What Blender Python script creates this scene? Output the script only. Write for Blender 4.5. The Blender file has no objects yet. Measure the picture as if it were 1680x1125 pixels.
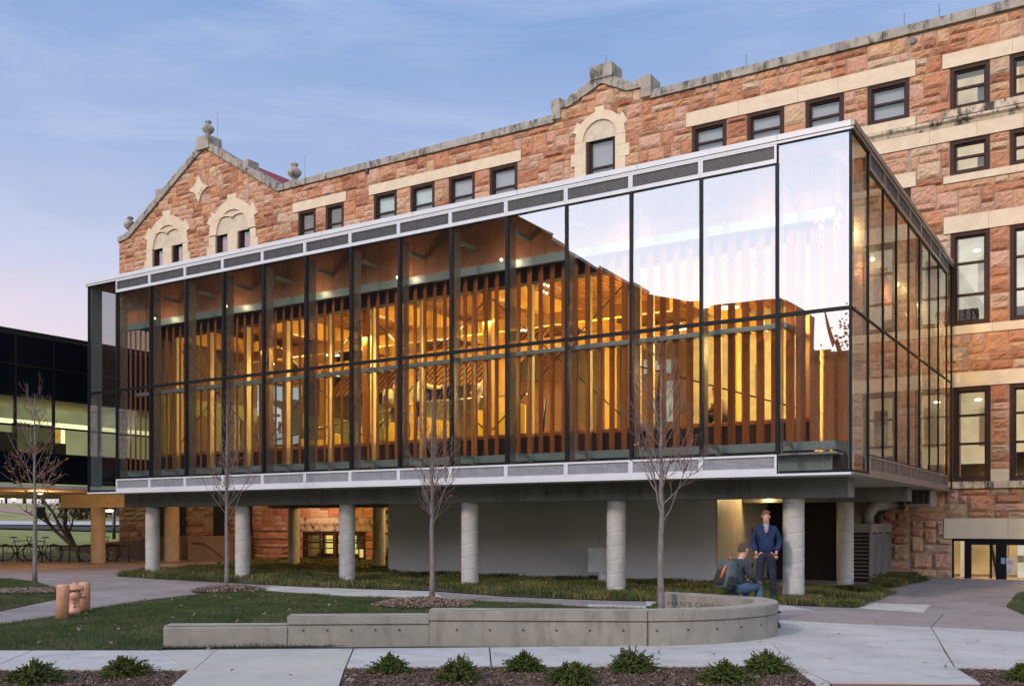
import bpy, math, random
import numpy as np
from mathutils import Vector, Matrix
random.seed(7)
sc = bpy.context.scene
COL = sc.collection
PI = math.pi
R = math.radians

# ------------------------------------------------------------------ camera
F = 1624.39; HY = 858.37; PS = 0.5624383; SCL = 1.524/1.60151885; ZC = 19*SCL; EYE = 1.556
_c, _s = math.cos(PS), math.sin(PS)
_lat = (1397.146-840)/F*ZC
CX = -(_lat*_c-ZC*_s); CY = -(_lat*_s+ZC*_c)
cam = bpy.data.cameras.new('camera'); camo = bpy.data.objects.new('camera', cam); COL.objects.link(camo)
camo.location = (CX, CY, EYE); camo.rotation_euler = (PI/2, 0, PS)
cam.sensor_width = 36; cam.lens = 36*F/1680; cam.shift_y = (HY-562.5)/1680
cam.clip_start = .1; cam.clip_end = 3000
sc.camera = camo

# survey helpers: where a sight line meets a plane of the building or the ground
def _ray(x, y):
    u = (x-840)/F; v = -(y-HY)/F
    return (u*_c-_s, u*_s+_c, v)
def onY(x, y, Y):
    r = _ray(x, y); t = (Y-CY)/r[1]; return CX+t*r[0], EYE+t*r[2]
def onX(x, y, X):
    r = _ray(x, y); t = (X-CX)/r[0]; return CY+t*r[1], EYE+t*r[2]
def onZ(x, y, Z=0.):
    r = _ray(x, y); t = (Z-EYE)/r[2]; return CX+t*r[0], CY+t*r[1]
def depth(X, Y): return -(X-CX)*_s+(Y-CY)*_c

# ------------------------------------------------------------------ world and sun
SUN_ROT = R(196); SUN_EL = R(-1.0)
w = bpy.data.worlds.new("World"); sc.world = w; w.use_nodes = True
nt = w.node_tree; N = nt.nodes; L = nt.links
for n in list(N): N.remove(n)
out = N.new('ShaderNodeOutputWorld'); addn = N.new('ShaderNodeAddShader')
bg1 = N.new('ShaderNodeBackground'); bg2 = N.new('ShaderNodeBackground')
sky = N.new('ShaderNodeTexSky'); sky.sky_type = 'NISHITA'; sky.sun_disc = False
sky.sun_elevation = SUN_EL; sky.sun_rotation = SUN_ROT; sky.altitude = 300; sky.ozone_density = 3
L.new(sky.outputs[0], bg1.inputs[0]); bg1.inputs[1].default_value = .05
tc = N.new('ShaderNodeTexCoord'); sep = N.new('ShaderNodeSeparateXYZ'); L.new(tc.outputs['Generated'], sep.inputs[0])
def ramp(nodes, pts, interp='EASE'):
    r = nodes.new('ShaderNodeValToRGB'); e = r.color_ramp.elements; r.color_ramp.interpolation = interp
    while len(e) > 1: e.remove(e[-1])
    e[0].position = pts[0][0]; e[0].color = (*pts[0][1], 1)
    for p, c_ in pts[1:]:
        k = e.new(p); k.color = (*c_, 1)
    return r
ra = ramp(N, [(0, (.66,.57,.58)), (.12, (.70,.60,.64)), (.2, (.62,.56,.66)), (.27, (.45,.49,.65)), (.36, (.30,.39,.60)), (.47, (.185,.305,.555)), (1, (.08,.16,.40))], 'LINEAR')
rb = ramp(N, [(0, (1.3,1.10,.92)), (.12, (1.15,1.06,1.0)), (.3, (.86,.90,1.0)), (.5, (.66,.77,1.0)), (1, (.20,.30,.55))], 'LINEAR')
# thin cloud wisps bend the height of the colour bands
mp = N.new('ShaderNodeMapping'); mp.inputs['Scale'].default_value = (1.1, 1.1, 4.5); L.new(tc.outputs['Generated'], mp.inputs[0])
nz = N.new('ShaderNodeTexNoise'); nz.inputs['Scale'].default_value = 1.7; nz.inputs['Detail'].default_value = 5; nz.inputs['Roughness'].default_value = .55
L.new(mp.outputs[0], nz.inputs['Vector'])
m1 = N.new('ShaderNodeMath'); m1.operation = 'MULTIPLY_ADD'; m1.inputs[1].default_value = -.20; m1.inputs[2].default_value = .10
L.new(nz.outputs[0], m1.inputs[0])
m2 = N.new('ShaderNodeMath'); m2.operation = 'ADD'; L.new(m1.outputs[0], m2.inputs[0]); L.new(sep.outputs[2], m2.inputs[1])
L.new(m2.outputs[0], ra.inputs[0]); L.new(m2.outputs[0], rb.inputs[0])
mr = N.new('ShaderNodeMapRange'); mr.interpolation_type = 'SMOOTHSTEP'
mr.inputs['From Min'].default_value = .25; mr.inputs['From Max'].default_value = -.75
L.new(sep.outputs[1], mr.inputs[0])
sc2 = N.new('ShaderNodeVectorMath'); sc2.operation = 'SCALE'; sc2.inputs['Scale'].default_value = 1.95; L.new(rb.outputs[0], sc2.inputs[0])
mx = N.new('ShaderNodeMix'); mx.data_type = 'RGBA'
L.new(mr.outputs[0], mx.inputs['Factor']); L.new(ra.outputs[0], mx.inputs['A']); L.new(sc2.outputs[0], mx.inputs['B'])
# long thin streaks of pale cloud
mp2 = N.new('ShaderNodeMapping'); mp2.inputs['Scale'].default_value = (.9, 1.6, 7.); mp2.inputs['Rotation'].default_value = (.12, .25, .3); L.new(tc.outputs['Generated'], mp2.inputs[0])
nz2 = N.new('ShaderNodeTexNoise'); nz2.inputs['Scale'].default_value = 2.6; nz2.inputs['Detail'].default_value = 7; nz2.inputs['Roughness'].default_value = .6; nz2.inputs['Distortion'].default_value = .6
L.new(mp2.outputs[0], nz2.inputs['Vector'])
mr2 = N.new('ShaderNodeMapRange'); mr2.inputs[1].default_value = .42; mr2.inputs[2].default_value = .78; mr2.inputs[3].default_value = 0; mr2.inputs[4].default_value = .40; L.new(nz2.outputs[0], mr2.inputs[0])
cl = N.new('ShaderNodeMix'); cl.data_type = 'RGBA'; L.new(mr2.outputs[0], cl.inputs['Factor']); L.new(ra.outputs[0], cl.inputs['A']); cl.inputs['B'].default_value = (.56, .60, .74, 1)
L.new(cl.outputs['Result'], mx.inputs['A'])
L.new(mx.outputs['Result'], bg2.inputs[0]); bg2.inputs[1].default_value = .92
L.new(bg1.outputs[0], addn.inputs[0]); L.new(bg2.outputs[0], addn.inputs[1]); L.new(addn.outputs[0], out.inputs[0])
sl = bpy.data.lights.new('sun', 'SUN'); so = bpy.data.objects.new('sun', sl); COL.objects.link(so)
sl.energy = 1.35; sl.angle = R(6); sl.color = (1., .76, .60)
_el = R(31.5); _az = R(191)
sd = Vector((math.sin(_az)*math.cos(_el), math.cos(_az)*math.cos(_el), math.sin(_el)))
so.rotation_euler = sd.to_track_quat('Z', 'Y').to_euler()
sc.view_settings.view_transform = 'Standard'; sc.view_settings.look = 'None'
sc.view_settings.exposure = 0.42; sc.view_settings.gamma = 1
sc.render.engine = 'CYCLES'
cy = sc.cycles
cy.max_bounces = 7; cy.diffuse_bounces = 3; cy.glossy_bounces = 4; cy.transmission_bounces = 4; cy.transparent_max_bounces = 24
cy.sample_clamp_indirect = 4; cy.caustics_reflective = False; cy.caustics_refractive = False
cy.use_denoising = True
try: cy.denoiser = 'OPENIMAGEDENOISE'
except Exception: pass

# ------------------------------------------------------------------ materials
MAT = {}
def newmat(name):
    m = bpy.data.materials.new(name); m.use_nodes = True
    nt = m.node_tree
    b = nt.nodes['Principled BSDF']
    MAT[name] = m
    return m, nt, b
def lk(nt, a, b): nt.links.new(a, b)
def noise(nt, vec, scale, detail=4, rough=.6):
    n = nt.nodes.new('ShaderNodeTexNoise'); n.inputs['Scale'].default_value = scale
    n.inputs['Detail'].default_value = detail; n.inputs['Roughness'].default_value = rough
    lk(nt, vec, n.inputs['Vector']); return n.outputs[0]
def mixc(nt, f, a, b, mode='MIX'):
    m = nt.nodes.new('ShaderNodeMix'); m.data_type = 'RGBA'; m.blend_type = mode
    for s, v in (('Factor', f), ('A', a), ('B', b)):
        if hasattr(v, 'default_value') or hasattr(v, 'links'): lk(nt, v, m.inputs[s])
        elif s == 'Factor': m.inputs[s].default_value = v
        else: m.inputs[s].default_value = (*v, 1)
    return m.outputs['Result']
def maprange(nt, v, a, b, c=0., d=1.):
    m = nt.nodes.new('ShaderNodeMapRange'); lk(nt, v, m.inputs[0])
    for i, q in enumerate((a, b, c, d)): m.inputs[i+1].default_value = q
    return m.outputs[0]
def posn(nt, stretch=None):
    g = nt.nodes.new('ShaderNodeNewGeometry')
    if not stretch: return g.outputs['Position']
    m = nt.nodes.new('ShaderNodeMapping'); m.inputs['Scale'].default_value = stretch; lk(nt, g.outputs['Position'], m.inputs[0]); return m.outputs[0]
def bump(nt, b, h, strength, dist=.02):
    n = nt.nodes.new('ShaderNodeBump'); n.inputs['Strength'].default_value = strength; n.inputs['Distance'].default_value = dist
    lk(nt, h, n.inputs['Height']); lk(nt, n.outputs[0], b.inputs['Normal'])
def simple(name, col, rough=.6, col2=None, scale=4, bscale=30, bstr=.15, metal=0, spec=.5, stretch=None, lo=.35, hi=.65, bd=.01, rndvar=0):
    m, nt, b = newmat(name)
    p = posn(nt, stretch)
    if col2 is None: col2 = tuple(x*.8 for x in col)
    f = maprange(nt, noise(nt, p, scale), lo, hi)
    c = mixc(nt, f, col, col2)
    if rndvar:
        oi = nt.nodes.new('ShaderNodeObjectInfo')
        v = maprange(nt, oi.outputs['Random'], 0, 1, 1-rndvar, 1+rndvar)
        vm = nt.nodes.new('ShaderNodeVectorMath'); vm.operation = 'SCALE'; lk(nt, c, vm.inputs[0]); lk(nt, v, vm.inputs['Scale']); c = vm.outputs[0]
    lk(nt, c, b.inputs['Base Color'])
    b.inputs['Roughness'].default_value = rough; b.inputs['Metallic'].default_value = metal
    b.inputs['Specular IOR Level'].default_value = spec
    if bstr: bump(nt, b, noise(nt, p, bscale, 5), bstr, bd)
    return m
def emit(name, col, strength, tex=None):
    m = bpy.data.materials.new(name); m.use_nodes = True; nt = m.node_tree
    for n in list(nt.nodes): nt.nodes.remove(n)
    o = nt.nodes.new('ShaderNodeOutputMaterial'); e = nt.nodes.new('ShaderNodeEmission')
    e.inputs[0].default_value = (*col, 1); e.inputs[1].default_value = strength
    if tex:
        f = maprange(nt, noise(nt, posn(nt), tex, 2), .3, .7)
        lk(nt, mixc(nt, f, col, tuple(x*.55 for x in col)), e.inputs[0])
    lk(nt, e.outputs[0], o.inputs[0]); MAT[name] = m; return m
def glassmat(name, ior=2.0, pwr=3.2, *, tint=(.97, .98, .97), refl=(1, 1, 1), rough=0., wav=0.):
    m = bpy.data.materials.new(name); m.use_nodes = True; nt = m.node_tree
    for n in list(nt.nodes): nt.nodes.remove(n)
    o = nt.nodes.new('ShaderNodeOutputMaterial'); t = nt.nodes.new('ShaderNodeBsdfTransparent'); g = nt.nodes.new('ShaderNodeBsdfGlossy')
    mx = nt.nodes.new('ShaderNodeMixShader'); fr = nt.nodes.new('ShaderNodeFresnel'); fr.inputs[0].default_value = ior
    # Fresnel of the facing side, also when seen from behind
    t.inputs[0].default_value = (*tint, 1); g.inputs[0].default_value = (*refl, 1); g.inputs['Roughness'].default_value = rough
    geo = nt.nodes.new('ShaderNodeNewGeometry')
    lw = nt.nodes.new('ShaderNodeLayerWeight'); lw.inputs[0].default_value = .5
    r0 = ((ior-1)/(ior+1))**2
    pw = nt.nodes.new('ShaderNodeMath'); pw.operation = 'POWER'; lk(nt, lw.outputs['Facing'], pw.inputs[0]); pw.inputs[1].default_value = pwr
    f = maprange(nt, pw.outputs[0], 0, 1, r0, .95)
    if wav:
        nn = noise(nt, posn(nt), .9, 1)
        bn = nt.nodes.new('ShaderNodeBump'); bn.inputs['Strength'].default_value = wav; bn.inputs['Distance'].default_value = .05
        lk(nt, nn, bn.inputs['Height']); lk(nt, bn.outputs[0], g.inputs['Normal'])
    lk(nt, f, mx.inputs[0]); lk(nt, t.outputs[0], mx.inputs[1]); lk(nt, g.outputs[0], mx.inputs[2]); lk(nt, mx.outputs[0], o.inputs[0])
    MAT[name] = m; return m

def stonemat(name='sandstone'):
    m, nt, b = newmat(name)
    a = nt.nodes.new('ShaderNodeAttribute'); a.attribute_name = 'rnd'
    sepc = nt.nodes.new('ShaderNodeSeparateColor'); lk(nt, a.outputs['Color'], sepc.inputs[0])
    r = ramp(nt.nodes, [(0, (.32,.09,.045)), (.08, (.42,.15,.075)), (.22, (.60,.24,.12)), (.4, (.70,.35,.18)), (.55, (.70,.38,.27)), (.7, (.74,.46,.34)), (.82, (.72,.43,.22)), (.94, (.74,.58,.42)), (1, (.46,.18,.09))], 'LINEAR')
    lk(nt, sepc.outputs[0], r.inputs[0])
    p = posn(nt)
    n1 = noise(nt, p, 3.2, 6, .65); n2 = noise(nt, p, 22, 6, .7)
    c = mixc(nt, maprange(nt, n1, .35, .7), r.outputs[0], (.62,.40,.26))
    c0 = mixc(nt, .55, r.outputs[0], c)
    c1 = mixc(nt, maprange(nt, n2, .3, .75, 0, .55), c0, (.26,.12,.07), 'MULTIPLY')
    c1 = mixc(nt, maprange(nt, n2, .38, .62, .0, .5), c0, (.26,.13,.08))
    n3 = noise(nt, p, .55, 3)
    c2 = mixc(nt, maprange(nt, n3, .55, .72, 0, .35), c1, (.16,.11,.09))
    lk(nt, c2, b.inputs['Base Color']); b.inputs['Roughness'].default_value = .88; b.inputs['Specular IOR Level'].default_value = .25
    ad = nt.nodes.new('ShaderNodeMath'); ad.operation = 'ADD'; lk(nt, noise(nt, p, 9, 6, .6), ad.inputs[0]); lk(nt, n2, ad.inputs[1])
    bump(nt, b, ad.outputs[0], .9, .05)
    return m
stonemat()
def limemat(name, c1, c2, dark, thr, sc_=2.2):
    m, nt, b = newmat(name); p = posn(nt)
    c = mixc(nt, maprange(nt, noise(nt, p, 3, 5), .35, .65), c1, c2)
    pv = posn(nt, (1, 1, .45))
    d = maprange(nt, noise(nt, pv, sc_, 8, .72), thr, thr+.12)
    lk(nt, mixc(nt, d, c, dark), b.inputs['Base Color']); b.inputs['Roughness'].default_value = .85; b.inputs['Specular IOR Level'].default_value = .3
    bump(nt, b, noise(nt, p, 30, 5), .25, .01)
    return m
limemat('limestone', (.66,.55,.40), (.60,.47,.33), (.22,.18,.14), .66)
limemat('stained_limestone', (.60,.50,.37), (.50,.40,.29), (.06,.05,.045), .47, 3.0)
limemat('coping', (.27,.24,.20), (.38,.34,.28), (.09,.08,.07), .50, 3)
simple('mortar', (.40,.30,.22), .95, (.32,.24,.18), 6)

def concretemat(name, c1, c2, stain, rough=.85, sc_=1.2, streak=False, thr=.55, bs=.25):
    m, nt, b = newmat(name); p = posn(nt)
    pv = posn(nt, (1, 1, .25)) if streak else p
    c = mixc(nt, maprange(nt, noise(nt, p, sc_, 6, .65), .35, .65), c1, c2)
    c = mixc(nt, maprange(nt, noise(nt, pv, sc_*2.3, 7, .7), thr, thr+.2, 0, .7), c, stain)
    f = maprange(nt, noise(nt, p, 90, 3, .7), .3, .7, .86, 1.08)
    vm = nt.nodes.new('ShaderNodeVectorMath'); vm.operation = 'SCALE'; lk(nt, c, vm.inputs[0]); lk(nt, f, vm.inputs['Scale'])
    lk(nt, vm.outputs[0], b.inputs['Base Color']); b.inputs['Roughness'].default_value = rough; b.inputs['Specular IOR Level'].default_value = .3
    bump(nt, b, noise(nt, p, 45, 6, .7), bs, .008)
    return m
concretemat('walk_new', (.53,.52,.47), (.44,.43,.39), (.29,.28,.25), sc_=.8, thr=.5)
concretemat('walk_old', (.33,.295,.275), (.24,.215,.20), (.145,.125,.12), sc_=.7, thr=.5)
concretemat('walk_pink', (.33,.28,.25), (.28,.24,.22), (.17,.14,.125))
concretemat('walk_cream', (.50,.49,.40), (.43,.42,.36), (.31,.29,.23), sc_=.8)
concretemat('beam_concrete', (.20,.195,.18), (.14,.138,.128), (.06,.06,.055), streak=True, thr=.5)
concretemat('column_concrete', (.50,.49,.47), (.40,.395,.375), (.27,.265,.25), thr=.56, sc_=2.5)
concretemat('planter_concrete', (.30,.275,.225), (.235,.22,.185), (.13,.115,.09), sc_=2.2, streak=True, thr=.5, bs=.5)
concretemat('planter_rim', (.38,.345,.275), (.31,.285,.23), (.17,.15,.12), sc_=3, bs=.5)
concretemat('ramp_concrete', (.24,.205,.185), (.20,.175,.16), (.13,.11,.10), streak=True)
simple('joint_dark', (.05,.05,.045), .9)
simple('soffit', (.55,.53,.50), .8)
simple('white_metal', (.62,.63,.66), .35, (.58,.59,.62), 2, bstr=0)
simple('grey_metal', (.42,.43,.45), .4, (.38,.39,.41), 3, bstr=0, metal=.3)
simple('louvre_dark', (.09,.09,.095), .5, bstr=0)
simple('louvre_grey', (.34,.35,.38), .45, bstr=0)
simple('white_metal_shaded', (.24,.20,.18), .4, bstr=0, metal=.4)  # white metal darkened in colour for the unlit east face
simple('black_frame', (.006,.007,.010), .5, bstr=0, spec=.2)
simple('teal_steel', (.34,.42,.42), .35, (.30,.38,.39), 1.3, bstr=0, metal=.35)
def veil(name, col, a):
    m = simple(name, col, .3, bstr=0); nt = m.node_tree; b = nt.nodes['Principled BSDF']; b.inputs['Alpha'].default_value = a; return m
veil('fin_glass', (.30,.28,.25), .55)
simple('corner_fin_glass', (.26,.36,.38), .2, (.22,.31,.33), 2, bstr=0)
simple('terracotta', (.64,.29,.15), .6, (.52,.22,.115), 3, 60, .1, rndvar=.18)
simple('fin_wood', (.46,.15,.04), .5, (.33,.10,.028), 2, 60, .12, stretch=(6,6,.35), rndvar=.16)
simple('glulam', (.62,.36,.07), .5, (.52,.28,.055), 3, 60, .1, stretch=(4,4,.5))
simple('timber_mullion', (.62,.55,.27), .5, (.55,.48,.22), 3, 60, .1, stretch=(4,4,.5))
simple('slat_wood', (.44,.20,.045), .55, (.34,.145,.035), 3, 40, .1, stretch=(3,3,3))
simple('slat_wood_dark', (.28,.12,.05), .55, (.20,.09,.04), 3, 40, .1)
simple('ceiling_black', (.03,.022,.018), .9, bstr=0)
simple('interior_dark', (.05,.035,.028), .8, bstr=0)
simple('room_brown', (.14,.085,.04), .7, (.09,.055,.03), 1.5, bstr=0)
simple('interior_wall', (.55,.50,.34), .8, bstr=0)
simple('olive_wall', (.26,.26,.09), .8, bstr=0)
simple('bench_wood', (.45,.20,.08), .5, bstr=0)
simple('yellow_panel', (.85,.60,.06), .45, (.80,.55,.05), 1, bstr=0)
simple('carpet', (.10,.08,.07), .9)
simple('white_wall', (.80,.79,.80), .75, (.76,.75,.76), .8, bstr=.05)
simple('door_paint', (.50,.43,.33), .5, bstr=0)
simple('white_box', (.85,.86,.88), .4, bstr=0)
simple('window_frame', (.055,.028,.022), .6, (.04,.022,.018), 4, bstr=0, spec=.12)
simple('black_metal', (.012,.012,.013), .4, bstr=0)
simple('steel', (.45,.45,.45), .3, bstr=0, metal=1)
simple('blind_grey', (.30,.31,.34), .8, (.26,.27,.30), .7, bstr=0)
simple('blind_green', (.42,.52,.50), .8, (.38,.47,.46), .7, bstr=0)
simple('blind_purple', (.28,.15,.26), .8, (.36,.20,.30), .7, bstr=0)
simple('room_dark', (.03,.025,.022), .9, bstr=0)
simple('red_roof', (.30,.04,.05), .6)
simple('plaster_cap', (.60,.50,.37), .8)
simple('roof_membrane', (.3,.3,.3), .9)
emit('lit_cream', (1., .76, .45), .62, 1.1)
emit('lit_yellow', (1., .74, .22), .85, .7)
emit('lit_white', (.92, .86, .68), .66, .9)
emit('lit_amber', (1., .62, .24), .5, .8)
emit('lamp_glow', (1., .86, .58), 9.)
emit('lamp_orange', (1., .55, .22), 6.)
emit('strip_light', (.93, .93, .50), 1.15)
emit('office_wall', (.60, .62, .30), .42, .5)
emit('office_dim', (.30, .32, .14), .22, .5)
emit('office_amber', (.85, .45, .05), .5)
glassmat('facade_glass', 4.2, tint=(.93,.95,.92), refl=(.95,.96,1.), wav=.018)
glassmat('side_glass', 1.5, 6., tint=(.90,.91,.85), refl=(.95,.93,.88), wav=.02)
glassmat('window_glass', 1.7, tint=(.9,.92,.9))
m, nt_, b_ = newmat('dark_glass'); b_.inputs['Base Color'].default_value = (.004,.006,.010,1); b_.inputs['Roughness'].default_value = .25; b_.inputs['Specular IOR Level'].default_value = .06
simple('bark', (.235,.20,.185), .85, (.15,.125,.115), 12, 60, .5)
simple('twig', (.20,.12,.105), .8, (.14,.085,.075), 10, bstr=0)
simple('dark_bark', (.06,.038,.028), .9)
simple('orange_leaf', (.42,.13,.04), .7, (.30,.10,.04), 10, bstr=0)
simple('hydrant_paint', (.62,.31,.185), .5, (.36,.20,.14), 9, 25, .35, lo=.52, hi=.72)
simple('dark_mark', (.05,.04,.035), .8)
simple('paint_chip', (.28,.25,.27), .8)

def rndmat(name, pts, rough=.7, spec=.3, transl=0, pn=None):
    m, nt, b = newmat(name)
    a = nt.nodes.new('ShaderNodeAttribute'); a.attribute_name = 'rnd'
    sepc = nt.nodes.new('ShaderNodeSeparateColor'); lk(nt, a.outputs['Color'], sepc.inputs[0])
    r = ramp(nt.nodes, pts, 'LINEAR')
    v = sepc.outputs[0]
    if pn:
        n = maprange(nt, noise(nt, posn(nt), pn, 3), .3, .7, -.4, .4)
        ad = nt.nodes.new('ShaderNodeMath'); ad.operation = 'ADD'; ad.use_clamp = True; lk(nt, v, ad.inputs[0]); lk(nt, n, ad.inputs[1]); v = ad.outputs[0]
    lk(nt, v, r.inputs[0]); lk(nt, r.outputs[0], b.inputs['Base Color'])
    b.inputs['Roughness'].default_value = rough; b.inputs['Specular IOR Level'].default_value = spec
    return m
rndmat('grass_blade', [(0, (.025,.045,.012)), (.5, (.055,.085,.02)), (.85, (.10,.115,.035)), (1, (.20,.16,.08))], pn=1.4)
rndmat('cover_blade', [(0, (.035,.05,.012)), (.45, (.07,.09,.022)), (.8, (.15,.14,.04)), (1, (.28,.20,.08))], pn=.9)
rndmat('mulch_chip', [(0, (.055,.034,.022)), (.5, (.15,.095,.06)), (.85, (.26,.18,.12)), (1, (.55,.43,.30))])
rndmat('bark_chip', [(0, (.14,.10,.07)), (.5, (.30,.22,.16)), (.85, (.42,.32,.24)), (1, (.48,.36,.27))])
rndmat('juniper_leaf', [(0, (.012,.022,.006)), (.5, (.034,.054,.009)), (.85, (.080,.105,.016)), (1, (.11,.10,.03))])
rndmat('tree_leaf', [(0, (.02,.035,.012)), (.6, (.05,.07,.02)), (1, (.14,.09,.03))])
rndmat('far_leaf', [(0, (.02,.025,.012)), (.5, (.06,.055,.025)), (.8, (.12,.075,.03)), (1, (.20,.10,.04))])
simple('lawn_soil', (.045,.055,.022), .95, (.07,.065,.035), 1.5, 40, .5)
simple('cover_soil', (.06,.055,.03), .95, (.05,.04,.025), 2, 40, .5)
simple('mulch_soil', (.11,.07,.045), .95, (.075,.048,.032), 9, 70, .9)
simple('far_grass', (.25,.27,.07), .95, (.19,.21,.055), .15, 20, .4)
simple('far_grass_dry', (.32,.28,.10), .95, (.20,.20,.06), .3, 20, .4)
simple('far_path', (.55,.52,.50), .9)
simple('far_brick', (.38,.22,.16), .9)
simple('brick_red', (.30,.10,.07), .9, (.22,.08,.06), 9)
simple('far_hedge', (.045,.04,.02), .95)
simple('asphalt', (.05,.05,.052), .9)
simple('opp_brick', (.040,.025,.020), .9, (.03,.02,.016), 4)
simple('opp_roof', (.045,.04,.04), .9)
# people
simple('skin', (.56,.30,.22), .55, (.50,.26,.19), 6, bstr=0)
simple('hair', (.075,.042,.026), .7, (.05,.03,.02), 20, 60, .4)
simple('hair_light', (.17,.085,.045), .7, (.12,.06,.03), 20, 60, .4)
simple('fleece_blue', (.012,.032,.105), .9, (.008,.020,.065), 9, 11, 1., bd=.05)
simple('tshirt_grey', (.30,.32,.38), .9, bstr=0)
simple('jeans_dark', (.012,.018,.038), .85, (.006,.010,.022), 8, 12, 1., bd=.05)
simple('jeans_blue', (.040,.085,.15), .85, (.07,.13,.20), 9, 13, 1., bd=.05)
simple('jacket_grey', (.045,.052,.060), .85, (.030,.035,.042), 9, 12, 1., bd=.05)
simple('pack_grey', (.085,.105,.11), .75, (.06,.08,.085), 5, 50, .3)
simple('pack_dark', (.02,.025,.028), .8)
simple('pack_orange', (.80,.20,.03), .6)
simple('shoe', (.03,.03,.03), .7)
simple('shirt_pale', (.42,.44,.28), .85); simple('shirt_white', (.62,.60,.52), .85)
simple('trousers_khaki', (.16,.12,.08), .85); simple('red_print', (.45,.03,.03), .8)
simple('bike_red', (.35,.03,.02), .35, bstr=0); simple('tyre', (.015,.015,.016), .7, bstr=0)
simple('sign_white', (.75,.72,.70), .5, bstr=0); simple('sign_red', (.70,.08,.04), .5, bstr=0); simple('sign_tan', (.55,.42,.22), .6, bstr=0)
simple('sign_blue', (.25,.35,.55), .5, bstr=0)
simple('cabinet', (.26,.23,.20), .5, bstr=0); simple('cabinet_blue', (.12,.15,.165), .5, bstr=0)

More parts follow.
